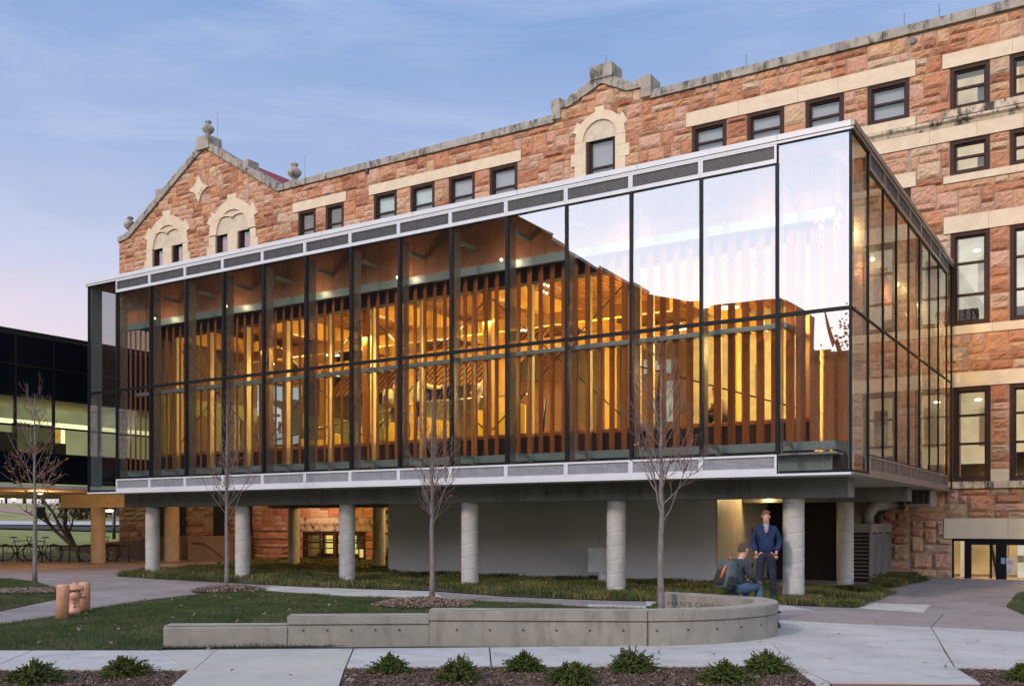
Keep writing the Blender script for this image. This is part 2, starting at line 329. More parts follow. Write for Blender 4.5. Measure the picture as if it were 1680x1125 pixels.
# ------------------------------------------------------------------ mesh collector
class MB:
    def __init__(s): s.v = []; s.f = []; s.m = []; s.r = []; s.sm = []
    def add(s, vs, fs, mi=0, r=0.5, smooth=False):
        o = len(s.v); s.v += [tuple(p) for p in vs]
        for f in fs: s.f.append([i+o for i in f]); s.m.append(mi); s.r.append(r); s.sm.append(smooth)
        return s
    def box(s, x0, x1, y0, y1, z0, z1, mi=0, r=.5):
        vs = [(x, y, z) for z in (z0, z1) for y in (y0, y1) for x in (x0, x1)]
        return s.add(vs, [(0,2,3,1), (4,5,7,6), (0,1,5,4), (2,6,7,3), (0,4,6,2), (1,3,7,5)], mi, r)
    def obox(s, c, ax, ay, az, mi=0, r=.5):   # centre and three half vectors
        c = Vector(c); ax = Vector(ax); ay = Vector(ay); az = Vector(az)
        vs = [c+ax*i+ay*j+az*k for k in (-1, 1) for j in (-1, 1) for i in (-1, 1)]
        return s.add(vs, [(0,2,3,1), (4,5,7,6), (0,1,5,4), (2,6,7,3), (0,4,6,2), (1,3,7,5)], mi, r)
    def bar(s, a, b, w, h=None, up=(0, 0, 1), mi=0, r=.5):
        a = Vector(a); b = Vector(b); d = (b-a); l = d.length; d.normalize(); h = h or w
        u = Vector(up)
        if abs(d.dot(u)) > .98: u = Vector((0, 1, 0))
        x = d.cross(u).normalized(); z = x.cross(d).normalized()
        return s.obox((a+b)/2, x*w/2, d*l/2, z*h/2, mi, r)
    def tube(s, pts, rad, n=6, mi=0, r=.5, cap=True, smooth=True):
        pts = [Vector(p) for p in pts]
        if not hasattr(rad, '__len__'): rad = [rad]*len(pts)
        vs = []; ref = None
        for i, p in enumerate(pts):
            d = (pts[min(i+1, len(pts)-1)]-pts[max(i-1, 0)])
            if d.length < 1e-9: d = Vector((0, 0, 1))
            d.normalize()
            if ref is None or abs(d.dot(ref)) > .95: ref = Vector((1, 0, 0)) if abs(d.x) < .8 else Vector((0, 1, 0))
            u = d.cross(ref).normalized(); v = d.cross(u)
            ref = v.cross(d).normalized()*-1 if False else ref
            for k in range(n):
                a = 2*PI*k/n; vs.append(p+(u*math.cos(a)+v*math.sin(a))*rad[i])
        fs = [(i*n+k, i*n+(k+1) % n, (i+1)*n+(k+1) % n, (i+1)*n+k) for i in range(len(pts)-1) for k in range(n)]
        s.add(vs, fs, mi, r, smooth)
        if cap:
            o = len(s.v)-len(vs)
            s.f.append([o+k for k in range(n)][::-1]); s.m.append(mi); s.r.append(r); s.sm.append(False)
            s.f.append([o+(len(pts)-1)*n+k for k in range(n)]); s.m.append(mi); s.r.append(r); s.sm.append(False)
        return s
    def lathe(s, prof, c=(0, 0, 0), n=16, mi=0, r=.5, axis='Z', smooth=True):
        vs = []
        for (rr, h) in prof:
            for k in range(n):
                a = 2*PI*k/n; x, y, z = rr*math.cos(a), rr*math.sin(a), h
                if axis == 'X': x, y, z = z, x, y
                elif axis == 'Y': x, y, z = x, z, y
                vs.append((c[0]+x, c[1]+y, c[2]+z))
        fs = [(i*n+k, i*n+(k+1) % n, (i+1)*n+(k+1) % n, (i+1)*n+k) for i in range(len(prof)-1) for k in range(n)]
        return s.add(vs, fs, mi, r, smooth)
    def prism(s, poly, y0, y1, mi=0, r=.5, plane='XZ'):
        n = len(poly)
        if plane == 'XZ': vs = [(p[0], y0, p[1]) for p in poly]+[(p[0], y1, p[1]) for p in poly]
        elif plane == 'XY': vs = [(p[0], p[1], y0) for p in poly]+[(p[0], p[1], y1) for p in poly]
        else: vs = [(y0, p[0], p[1]) for p in poly]+[(y1, p[0], p[1]) for p in poly]
        fs = [tuple(range(n))[::-1], tuple(range(n, 2*n))]+[(i, (i+1) % n, n+(i+1) % n, n+i) for i in range(n)]
        return s.add(vs, fs, mi, r)
    def bubble(s, c, rx, ry, rz, n=10, mi=0, r=.5):
        prof = []
        vs = []
        m_ = max(4, n//2)
        for i in range(m_+1):
            t = PI*i/m_-PI/2
            for k in range(n):
                a = 2*PI*k/n; vs.append((c[0]+rx*math.cos(t)*math.cos(a), c[1]+ry*math.cos(t)*math.sin(a), c[2]+rz*math.sin(t)))
        fs = [(i*n+k, i*n+(k+1) % n, (i+1)*n+(k+1) % n, (i+1)*n+k) for i in range(m_) for k in range(n)]
        return s.add(vs, fs, mi, r, True)
    def build(s, name, mats, parent=None, label=None, kind=None, loc=None, attr=False, normals=True):
        if not isinstance(mats, (list, tuple)): mats = [mats]
        me = bpy.data.meshes.new(name)
        off = Vector((0, 0, 0))
        if parent is not None: off = worldloc(parent)
        if loc is not None: off = Vector(loc)
        vv = np.array(s.v, dtype=np.float64)-np.array(off)[None, :]
        me.from_pydata(vv.tolist(), [], s.f)
        for m in mats: me.materials.append(MAT[m] if isinstance(m, str) else m)
        if len(mats) > 1: me.polygons.foreach_set('material_index', s.m)
        if any(s.sm): me.polygons.foreach_set('use_smooth', s.sm)
        if attr:
            at = me.attributes.new('rnd', 'FLOAT_COLOR', 'CORNER')
            rr = []
            for f, r in zip(s.f, s.r): rr += [r, r, r, 1.]*len(f)
            at.data.foreach_set('color', rr)
        me.update()
        o = bpy.data.objects.new(name, me); COL.objects.link(o)
        if parent is not None:
            o.parent = parent
            if loc is not None: o.location = Vector(loc)-worldloc(parent)
        elif loc is not None: o.location = loc
        if label: o['label'] = label
        if kind: o['kind'] = kind
        return o
WL = {}
def worldloc(o):
    v = Vector(o.location)
    while o.parent is not None:
        o = o.parent; v = v+Vector(o.location)
    return v
def thing(name, label, cat, loc=(0, 0, 0), group=None, rotz=0):
    o = bpy.data.objects.new(name, None); COL.objects.link(o); o.empty_display_size = .2
    o.location = loc; o.rotation_euler = (0, 0, rotz); o['label'] = label; o['category'] = cat
    if group: o['group'] = group
    return o
def tag(o, label, cat, group=None):
    o['label'] = label; o['category'] = cat
    if group: o['group'] = group
    return o
def children_of(o): return [c for c in COL.objects if c.parent == o]
def copy_tree(o, parent=None):
    kids = list(o.children)
    c = o.copy(); COL.objects.link(c); c.parent = parent
    for k in kids: copy_tree(k, c)
    return c
def lamp(name, typ, loc, energy, col, size=.2, spot=None, rot=None, parent=None, sy=None):
    l = bpy.data.lights.new(name, typ); o = bpy.data.objects.new(name, l); COL.objects.link(o)
    l.energy = energy; l.color = col
    if typ == 'AREA':
        l.size = size
        if sy: l.shape = 'RECTANGLE'; l.size_y = sy
    else: l.shadow_soft_size = size
    if typ == 'SPOT': l.spot_size = R(spot or 120); l.spot_blend = .6
    if rot: o.rotation_euler = rot
    if parent is not None: o.parent = parent; o.location = Vector(loc)-worldloc(parent)
    else: o.location = loc
    return o
simple('incised', (.12,.11,.09), .9, bstr=0)
WARM = (1., .66, .30)
# ------------------------------------------------------------------ ground
YB = 11.669
def sheet(name, pts, mat, z, kind='structure', parent=None, label=None, px=True, thick=.0):
    poly = [onZ(*p, z) for p in pts] if px else pts
    mb = MB(); n = len(poly)
    # make anticlockwise
    A = sum(poly[i][0]*poly[(i+1) % n][1]-poly[(i+1) % n][0]*poly[i][1] for i in range(n))
    if A < 0: poly = poly[::-1]
    if thick: mb.prism(poly, z-thick, z, plane='XY')
    else: mb.add([(p[0], p[1], z) for p in poly], [tuple(range(n))])
    return mb.build(name, mat, parent, label=label, kind=kind), poly
def hterr(x, y):
    # lawn rising beyond the west plaza
    d = math.hypot(x-CX, y-CY)
    t = max(0, d-47)
    h = 1.25*min(t, 20)/20+2.4*min(max(t-20, 0), 50)/50+2.2*min(max(t-70, 0), 150)/150+3*min(max(t-220,0),900)/900
    k = min(1, max(0, (-x-29.)/7.)) * min(1, max(0, (y+25)/12.))
    return h*k-.03
def terrain():
    mb = MB(); xs = [-1500, -900, -500, -300, -200]+[-150+i*5 for i in range(17)]+[-68+i*2 for i in range(20)]+[-28, -20, -10, 0, 15, 30, 60, 150, 400, 900, 1500]
    ys = [-1500, -700, -300, -150, -80, -50, -30, -20]+[-14+i*2 for i in range(24)]+[36+i*6 for i in range(16)]+[150, 220, 350, 600, 1000, 1500]
    for y in ys:
        for x in xs: mb.v.append((x, y, hterr(x, y)))
    n = len(xs)
    for j in range(len(ys)-1):
        for i in range(n-1):
            mb.f.append([j*n+i, j*n+i+1, (j+1)*n+i+1, (j+1)*n+i]); mb.m.append(0); mb.r.append(.5); mb.sm.append(True)
    mb.build('ground', 'far_grass', kind='structure')
terrain()
Z1, Z2, Z3, Z4 = .004, .008, .012, .016
# the concrete walk between lawn and building, and the plaza to the west
sheet('walk', [(-60,985),(-60,925),(0,913),(110,912),(200,910),(260,903),(420,903),(700,903),(1000,903),(1300,905),(1700,928),(1760,1030),(1700,1034),(1330,1016),(1270,1000),(1080,1003),(960,996),(833,990),(720,986),(640,983),(560,980),(440,972),(333,976),(233,988),(150,1001),(93,1013),(0,1026),(-60,1034)], 'walk_old', Z1)
lit, _ = sheet('walkway_patch', [(1060,983),(1180,986),(1280,990),(1348,1003),(1337,1006),(1275,1001),(1060,996)], 'walk_new', Z2)
sheet('walkway_patch', [(445,960),(500,962),(600,966),(708,969),(735,984),(640,983),(500,973),(430,968)], 'walk_new', Z2)
sheet('walkway_patch', [(1437,989),(1527,991),(1514,1005),(1407,997)], 'walk_new', Z2)
sheet('walkway_patch', [(966,990),(1075,994),(1075,999),(960,995)], 'walk_new', Z2)
# pink concrete band across the entrance walk, in slabs
pk = [[(1285,1000),(1500,1003),(1549,1006),(1528,1028),(1400,1023),(1275,1016),(1278,1006)],
      [(1549,1006),(1700,1012),(1700,1036),(1528,1028)]]
root = bpy.data.objects.new('entrance_band', None); COL.objects.link(root); root['kind'] = 'structure'
def slab(root, px, mat, z, gap=.012):
    poly = [Vector((*onZ(*p, z), z)) for p in px]
    c = sum(poly, Vector())/len(poly)
    q = [(p+(c-p).normalized()*gap) for p in poly]
    mb = MB(); n = len(q); A = sum(q[i].x*q[(i+1)%n].y-q[(i+1)%n].x*q[i].y for i in range(n))
    if A < 0: q = q[::-1]
    mb.prism([(p.x, p.y) for p in q], z-.03, z, plane='XY')
    return mb.build('slab', mat, root)
for p in pk: slab(root, p, 'walk_pink', .026)
root2 = bpy.data.objects.new('pavement', None); COL.objects.link(root2); root2['kind'] = 'structure'
sl = [
 [(-80,1066),(53,1066),(-20,1097),(-160,1097)],
 [(53,1066),(262,1066),(310,1097.5),(-20,1097)],
 [(262,1066),(356,1064.5),(318,1097.3),(310,1097.5)] ,
 [(356,1064.5),(580,1063),(566,1096),(318,1097.3)],
 [(310,1097.5),(566,1096),(552,1140),(262,1140)],
 [(580,1063),(803,1061),(806,1092),(567,1094)],
 [(803,1061),(1032,1058.5),(1041,1092),(806,1092)],
 [(1032,1058.5),(1180,1051),(1268,1056),(1303,1091),(1041,1092)],
 [(1180,1051),(1262,1037),(1281,1028),(1276,1015),(1400,1022),(1528,1028),(1540,1048),(1400,1047),(1300,1046)],
 [(1180,1051),(1300,1046),(1540,1048),(1553,1072),(1290,1075),(1268,1056)],
 [(1268,1056),(1290,1075),(1553,1072),(1567,1093),(1610,1120),(1362,1118),(1303,1091)],
 [(1528,1028),(1760,1038),(1760,1100),(1567,1093)],
 [(1299,1092.5),(1303,1091),(1362,1120),(1375,1150),(1349,1150),(1337,1121)],
]
mats = ['walk_new','walk_new','walk_cream','walk_cream','walk_cream','walk_new','walk_new','walk_new','walk_new','walk_new','walk_new','walk_new','walk_new']
sheet('pavement_base', [(-200,1063),(580,1060),(1032,1056),(1240,1030),(1275,1012),(1528,1024),(1800,1036),(1800,1300),(-300,1300)], 'joint_dark', Z1)
for p, m in zip(sl, mats): slab(root2, p, m, .022)
slab(root2, [(1362,1121),(1610,1122),(1655,1150),(1378,1150)], 'brick_red', .03, .02)

lawn_px = [(-80,1034),(0,1023.5),(93,1010.5),(150,998.5),(233,985.5),(333,973.5),(417,968.5),(560,977.5),(643,980.5),(730,983.5),(833,987.5),(967,995.5),(1060,999),(1085,982),(1200,990),(1240,1000),(1250,1015),(1235,1035),(1150,1047),(1050,1053),(704,1056),(471,1060),(268,1062),(265,1065),(-100,1065)]
_, lawn_poly = sheet('lawn', lawn_px, 'lawn_soil', .02)
lawn2_px = [(-60,946),(0,948.5),(50,952.5),(97,965),(95,981),(0,1001),(-60,1006)]
_, lawn2_poly = sheet('lawn', lawn2_px, 'lawn_soil', .018)
lawn3_px = [(1651,994),(1670,972),(1760,955),(1800,1010),(1680,1007)]
_, lawn3_poly = sheet('lawn', lawn3_px, 'lawn_soil', .018)
bedA_px = [(190,944),(240,936),(330,930),(470,918),(560,914),(643,914),(643,941),(1173,957),(1270,962),(1290,990),(1180,987),(993,983),(833,977),(707,968),(500,961.5),(443,958),(383,955),(290,950)]
_, bedA = sheet('planting_bed', bedA_px, 'cover_soil', .024)
bedB_px = [(1280,990),(1300,961.5),(1430,967),(1464,973),(1403,995)]
_, bedB = sheet('planting_bed', bedB_px, 'cover_soil', .024)
bedC_px = [(1427,961),(1470,941),(1525,950),(1463,963)]
_, bedC = sheet('planting_bed', bedC_px, 'cover_soil', .024)
mulch_px = [[(-120,1098.5),(310,1098.5),(262,1145),(-200,1145)], [(567,1095),(806,1093),(1041,1093),(1303,1092.5),(1362,1121),(1375,1150),(552,1150)], [(1569,1094.5),(1760,1101),(1800,1150),(1660,1150),(1612,1121)]]
mulch_polys = []
for p in mulch_px:
    _, q = sheet('mulch_bed', [onZ(*v_, .024) for v_ in p], 'mulch_soil', .012, px=False); mulch_polys.append(q)

# ------------------------------------------------------------------ stone hall
hall = thing('stone_hall', 'long orange sandstone building with gables and pale limestone trim behind the glass pavilion', 'building', (-18, YB, 0))
XL, XR = -37.04, 8.0
def U(px, py): return onY(px, py, YB)
ztop = 15.62            # top of parapet stonework
# outline of stonework top: list of (X,Z)
g1 = [(-37.04, 15.0), (-36.2, 15.1), (-30.95, 18.62), (-26.45, 15.5)]
x_a, x_b = U(911, 186)[0], U(1068, 150)[0]
pk_x = U(989, 133)[0]
gz0 = U(920, 180)[1]; gz1 = U(989, 138)[1]
top_outline = [(XL, 15.05), (XL+.75, 15.15), (-30.95, U(337,243)[1]), (-26.40, 15.62), (x_a, 15.62), (x_a, gz0), (U(936,176)[0], gz0), (pk_x, gz1), (U(1031,153)[0], gz0+.02), (x_b, gz0+.02), (x_b, 15.62), (XR, 15.62)]
def topz(x):
    for (xa, za), (xb, zb) in zip(top_outline, top_outline[1:]):
        if xa <= x <= xb and xb > xa: return za+(zb-za)*(x-xa)/(xb-xa)
    return 15.6
# openings: X0,X1,Z0,Z1
def rectpx(xl, xr, yt_l, zb=None, yb_l=None):
    X0, Z1 = U(xl, yt_l); X1 = U(xr, 500)[0]
    Zb = zb if zb is not None else U(xl, yb_l)[1]
    return [X0, X1, Zb, Z1]
wins = []   # (rect, kind, sash list(rel), lit)
zs = 12.55   # sill height of the top storey windows
def W(xl, xr, yt, yb=None, zb=None, sash=(.5,), back='blind_grey'):
    r = rectpx(xl, xr, yt, zb, yb); wins.append((r, sash, back)); return r
z_top3 = U(1423, 143.5)[1]
for a, b in ((1135.6,1192),(1226,1286.6),(1322,1384.6),(1423.5,1492)):
    r = W(a, b, 150, zb=U(1423.5,208.7)[1]+.02, back='blind_grey'); r[3] = z_top3
zb_t = wins[-1][0][2]
zt_l = U(342/3+500, 210/3+250)[1]
for a, b, bk in ((490,518,'lit_cream'),(535,564,'lit_cream'),(614,651,'blind_green'),(674,713,'blind_green'),(737,779,'blind_grey'),(804,849,'blind_grey')):
    r = W(a, b, 320, zb=zb_t-.25, back=bk); r[3] = zt_l
arch_r = W(962.5, 1011, 226, zb=zb_t-.6, back='blind_grey')
gw = []
for a, b, y in ((252.5,270,398.5),(284,302.5,389.5),(356,376,373),(392,412.5,364)):
    r = W(a, b, y, zb=12.2, back='blind_purple'); gw.append(r)
gw[0][3] += .22; gw[2][3] += .22; gw[1][3] = gw[0][3]; gw[3][3] = gw[2][3]
# right part of the facade
e1 = W(1558.7, 1624, 113, yb=183, back='lit_cream'); e1b = list(e1)
f1 = W(1656.7, 1722, 95, zb=e1[2], back='lit_amber'); f1[3] = e1[3]
e2 = W(1558.7, 1624, 233, yb=289.7, back='lit_cream'); f2 = W(1656.7, 1722, 215, zb=e2[2], back='lit_cream'); f2[3] = e2[3]
e3 = W(1560, 1624, 384, yb=536, sash=(.33,.67), back='lit_white'); f3 = W(1657, 1723, 370, zb=e3[2], sash=(.33,.67), back='lit_white'); f3[3] = e3[3]
e4 = W(1563.4, 1625, 636, yb=790, sash=(.40,.70), back='lit_cream'); f4 = W(1656.5, 1722, 630, zb=e4[2], sash=(.40,.70), back='lit_cream'); f4[3] = e4[3]
h2 = W(1440, 1494, 330, zb=9.0, back='blind_grey'); h2[3] = U(1494, 308)[1]
# under the pavilion: windows and doors
u1 = W(612, 680, 836, zb=.12, sash=(.52,.80), back='lit_yellow')
d1 = W(497, 600, 871, zb=.05, sash=(), back='lit_yellow')
door = rectpx(1561.6, 1790, 883, zb=.02)
openings = [wn[0] for wn in wins]+[door]
# limestone bands (rects proud of the stonework)
bands = []   # X0,X1,Z0,Z1,mat
def B(xl, xr, yt, yb, mat='limestone', zr=None):
    X0, Zt = U(xl, yt); X1 = U(xr, 500)[0]; Zb = U(xl, yb)[1]; bands.append([X0, X1, Zb, Zt, mat]); return bands[-1]
lt = B(1126.7, 1502.5, 187, 203.5); lt[2] = z_top3+.005
l2 = B(606.5, 856, 305.5, 319.5); l2[2] = zt_l+.005
l1 = B(482, 569, 335, 347.5); l1[2] = zt_l+.005; l1[3] = l2[3]
bt = B(1546.5, 1800, 92, 105); bt[2] = e1[3]+.005
sD = B(1423, 1503, 211, 222); sD[0] -= .7; sD[3] = zb_t-.005; sD[4] = 'limestone'
sE = B(1546.5, 1800, 184, 196, 'stained_limestone'); sE[3] = e1[2]-.005; sE[2] = sE[3]-.20
corn = B(1423, 1800, 222, 236, 'stained_limestone'); corn[0] = -6.5; corn[3] = sD[2]-.02; corn[2] = corn[3]-.24
frz = B(1440, 1800, 236, 262, 'limestone'); frz[0] = -6.5; frz[3] = corn[2]-.005; frz[2] = e2[3]+.005
s2 = B(1548, 1800, 292, 303, 'limestone'); s2[3] = e2[2]-.005; s2[2] = s2[3]-.20
hl = B(1440, 1503, 290, 307, 'limestone'); hl[2] = h2[3]+.005; hl[3] = hl[2]+.42
l3 = B(1548.6, 1800, 358.5, 384, 'limestone'); l3[2] = e3[3]+.005
s3 = B(1535, 1800, 537, 552, 'limestone'); s3[3] = e3[2]-.005; s3[2] = s3[3]-.24
l4 = B(1535, 1800, 607, 634, 'limestone'); l4[2] = e4[3]+.005; l4[3] = l4[2]+.40
s4 = B(1540, 1800, 792, 805, 'stained_limestone'); s4[0] = -1.5; s4[3] = e4[2]-.005; s4[2] = s4[3]-.19
blk = [e4[1]+.01, f4[0]-.01, e4[2], e4[2]+.33, 'limestone']; bands.append(blk)
dl = B(1549, 1800, 850, 882, 'limestone'); dl[2] = door[3]+.005
ul = B(480, 640, 849, 870, 'stained_limestone'); ul[2] = d1[3]+.005
# arched surrounds occupy stonework too: (cx, halfwidth outer, z spring, rise, z bottom)
arches = []
def arch(pxl, pxr, pytop, pxt, rects, n_open):
    Xl = U(pxl, 400)[0]; Xr = U(pxr, 400)[0]; zt = U(pxt, pytop)[1]
    arches.append((Xl, Xr, zt, rects)); return arches[-1]
arch(243, 311, 354, 277, gw[:2], 2); arch(345.5, 422, 327, 383, gw[2:], 2); arch(945, 1028, 183, 985, [arch_r], 1)
def arch_poly(Xl, Xr, zt, zb, n=14, pointed=.18):
    cx = (Xl+Xr)/2; hw = (Xr-Xl)/2; rise = hw*.98; zsn = zt-rise
    pts = [(Xl, zb)]
    for i in range(n+1):
        a = PI-PI*i/n; x = cx+hw*math.cos(a); z = zsn+rise*math.sin(a)**.85*(1)
        pts.append((x, z))
    pts.append((Xr, zb)); return pts, zsn
# mortar wall with openings cut out
blocked = [list(o) for o in openings]+[b[:4] for b in bands]
for (Xl, Xr, zt, rects) in arches:
    hw = (Xr-Xl)/2; cx = (Xl+Xr)/2; rise = hw*.98
    zlo = min(r[2] for r in rects)
    blocked.append([Xl, Xr, zlo, zt-rise])
    for q in (.3, .55, .75, .9):
        ww = hw*math.sqrt(1-q*q)*.98; blocked.append([cx-ww, cx+ww, zlo, zt-rise+rise*q])
    blocked.append([cx-.14*hw, cx+.14*hw, zt-rise, zt+.1])
dcx, dcz = U(328, 310); dhw = U(344, 310)[0]-dcx; dhh = U(328, 287)[1]-dcz
blocked.append([dcx-dhw*.55, dcx+dhw*.55, dcz-dhh*.5, dcz+dhh*.5])
blocked.append([dcx-dhw*.2, dcx+dhw*.2, dcz-dhh*.9, dcz+dhh*.9]); blocked.append([dcx-dhw*.9, dcx+dhw*.9, dcz-dhh*.15, dcz+dhh*.15])
def rects_minus(x0, x1, z0, z1, holes):
    xs = sorted({x0, x1}|{min(max(h[i], x0), x1) for h in holes for i in (0, 1)}); zs_ = sorted({z0, z1}|{min(max(h[i], z0), z1) for h in holes for i in (2, 3)})
    for i in range(len(xs)-1):
        for j in range(len(zs_)-1):
            cx, cz = (xs[i]+xs[i+1])/2, (zs_[j]+zs_[j+1])/2
            if xs[i+1]-xs[i] < 1e-5 or zs_[j+1]-zs_[j] < 1e-5: continue
            if any(h[0] < cx < h[1] and h[2] < cz < h[3] for h in holes): continue
            yield xs[i], xs[i+1], zs_[j], zs_[j+1]
mb = MB()
for a, b, c_, d in rects_minus(XL, XR, 0, 15.0, openings):
    mb.box(a, b, YB, YB+.5, c_, d)
tp = [(XL, 15.0)]+top_outline+[(XR, 15.0)]
# upper strip in convex pieces
for (xa, za), (xb, zb) in zip(top_outline, top_outline[1:]):
    if xb-xa > 1e-6: mb.prism([(xa, 15.0), (xb, 15.0), (xb, zb), (xa, za)], YB, YB+.5)
mb.box(XL, XL+.5, YB+.5, YB+13, 0, 14.6); mb.box(XL, XR, YB+12.5, YB+13, 0, 14.6); mb.box(XR-.5, XR, YB+.5, YB+12.5, 0, 14.6)
mb.build('wall', 'mortar', hall)
MB().box(XL, XR, YB+.5, YB+13, 14.6, 14.8).build('roof', 'roof_membrane', hall)
# roof behind the west gable, red tiles
mb = MB(); gx, gz = -30.95, 18.5
mb.add([(-26.6, YB+.5, 15.0), (gx, YB+.5, gz), (gx, YB+9, gz), (-26.6, YB+9, 15.0), (-35.6, YB+.5, 15.0), (-35.6, YB+9, 15.0)], [(0, 3, 2, 1), (4, 1, 2, 5)])
mb.build('gable_roof', 'red_roof', hall, label='red tiled roof plane behind the west gable')

# ---- random ashlar
rs = random.Random(11)
UX, UZ = .115, .232
def blockedat(xa, xb, za, zb):
    for h in blocked:
        if xa < h[1]-.01 and xb > h[0]+.01 and za < h[3]-.01 and zb > h[2]+.01: return True
    return False
stones = []   # (x0,x1,z0,z1)
def lay(x0, x1, z0, z1):
    nr = int(round((z1-z0)/UZ)); ncol = int((x1-x0)/UX)
    occ = np.zeros((nr, ncol), bool)
    # free cells
    free = np.ones((nr, ncol), bool)
    for r in range(nr):
        for c in range(ncol):
            xa = x0+c*UX; za = z0+r*UZ
            if blockedat(xa+.02, xa+UX-.02, za+.06, za+UZ-.06): free[r, c] = False
            if za+UZ*.6 > topz(xa+UX/2): free[r, c] = False
    for r in range(nr):
        c = 0
        while c < ncol:
            if occ[r, c] or not free[r, c]: c += 1; continue
            h = 2 if rs.random() < .36 else 1
            wd = rs.choice([3, 4, 4, 5, 5, 6, 7, 8]) if h == 1 else rs.choice([3, 4, 5, 5, 6, 7])
            if rs.random() < .03: h = 3; wd = rs.choice([5, 6])
            k = 0
            while k < wd and c+k < ncol and free[r, c+k] and not occ[r, c+k]: k += 1
            # avoid leaving slivers
            rest = 0
            while c+k+rest < ncol and rest < 3 and free[r, c+k+rest] and not occ[r, c+k+rest]: rest += 1
            if 0 < rest < 2: k += rest
            while h > 1 and (r+h > nr or not free[r:r+h, c:c+k].all() or occ[r:r+h, c:c+k].any()): h -= 1
            occ[r:r+h, c:c+k] = True
            stones.append((x0+c*UX, x0+(c+k)*UX, z0+r*UZ, z0+(r+h)*UZ)); c += k
lay(XL, -1.1, 11.9, 19.1)          # above the pavilion
lay(-1.1, XR, .02, 15.7)           # east of the pavilion, full height
lay(XL, -1.1, .02, 2.9)            # under the pavilion
lay(-16.5, -1.1, 9.0, 11.9)
def clipstone(st):
    x0, x1, z0, z1 = st
    # snug to openings and bands
    for h in blocked:
        if z0 < h[3]-.07 and z1 > h[2]+.07:
            if h[0]-.13 < x1 and x1 < h[0]+.12 and x0 < h[0]: x1 = h[0]-.006
            if h[1]-.12 < x0 < h[1]+.13 and x1 > h[1]: x0 = h[1]+.006
        if x0 < h[1]-.03 and x1 > h[0]+.03:
            if abs(z1-h[2]) < .14 and z0 < h[2]-.05: z1 = h[2]-.006
            if abs(z0-h[3]) < .14 and z1 > h[3]+.05: z0 = h[3]+.006
    return x0, x1, z0, z1
def stone_mesh(mb, st, near):
    x0, x1, z0, z1 = clipstone(st)
    g = .011
    x0 += g; x1 -= g; z0 += g; z1 -= g
    if x1-x0 < .05 or z1-z0 < .04: return
    nx = 5 if near else 3; nz = 4 if near else 2
    if (x1-x0) > .65 and near: nx = 7
    if (z1-z0) > .4 and near: nz = 6
    rr = rs.random(); pro = rs.uniform(.045, .085); tx = rs.uniform(-.03, .03); tz = rs.uniform(-.03, .03)
    vs = []
    for j in range(nz+1):
        for i in range(nx+1):
            u, v = i/nx, j/nz
            z = z0+(z1-z0)*v; x = x0+(x1-x0)*u
            zt = topz(x)-.01
            if z > zt: z = max(z0, zt)
            e = min(u, 1-u)*(x1-x0); f_ = min(v, 1-v)*(z1-z0); q = min(1, min(e, f_)/.05)
            if i in (0, nx) or j in (0, nz): dy = .018; 
            else: dy = pro*(.45+.55*q)+rs.uniform(-.022, .028)+tx*(u-.5)*2+tz*(v-.5)*2
            if 0 < i < nx: x += rs.uniform(-.12, .12)*(x1-x0)/nx
            if 0 < j < nz: z += rs.uniform(-.12, .12)*(z1-z0)/nz
            vs.append((x, YB-dy, z))
    n = nx+1
    fs = [(j*n+i, j*n+i+1, (j+1)*n+i+1, (j+1)*n+i) for j in range(nz) for i in range(nx)]
    b = len(vs)
    # rim back to the wall
    rim = [(i) for i in range(n)]+[(j*n+nx) for j in range(1, nz+1)]+[nz*n+i for i in range(nx-1, -1, -1)]+[j*n for j in range(nz-1, 0, -1)]
    for i in rim: vs.append((vs[i][0], YB+.002, vs[i][2]))
    m_ = len(rim)
    fs += [(rim[k], b+k, b+(k+1) % m_, rim[(k+1) % m_]) for k in range(m_)]
    mb.add(vs, fs, 0, rr)
def vis(st):   # apparent size, how large a stone shows
    x = (st[0]+st[1])/2; z = (st[2]+st[3])/2; d = depth(x, YB)
    px = 840+F*((x-CX)*_c+(YB-CY)*_s)/d; py = HY-F*(z-EYE)/d
    if not (0 < px < 1680 and 0 < py < 1125): return 0
    # hidden behind the pavilion
    if x < .3:
        tt = (0-CY)/(YB-CY); xp = CX+(x-CX)*tt; zp = EYE+(z-EYE)*tt
        if -22.5 < xp < 0 and 2.0 < zp < 8.9: return 0
        if -22.5 < xp < 0 and zp <= 2.0: return .2*(st[1]-st[0])*(st[3]-st[2])/d**2
    return (st[1]-st[0])*(st[3]-st[2])/d**2
stones = [st for st in stones if clipstone(st)[1]-clipstone(st)[0] > .06]
stones.sort(key=vis, reverse=True)
restmb = MB()
for i, st in enumerate(stones):
    if i < 298 and vis(st) > 0:
        m1_ = MB(); stone_mesh(m1_, st, True)
        if m1_.v: m1_.build('stone', 'sandstone', hall, attr=True, loc=((st[0]+st[1])/2, YB, (st[2]+st[3])/2))
    else: stone_mesh(restmb, st, st[0] > -12)
# quoin returns at the west corner
for k in range(int(15/.4)):
    restmb.box(XL-.05, XL, YB-.0+.02, YB+rs.choice([.4, .6]), k*.4+.01, k*.4+.39, 0, rs.random())
restmb.build('stonework', 'sandstone', hall, kind='stuff', attr=True)

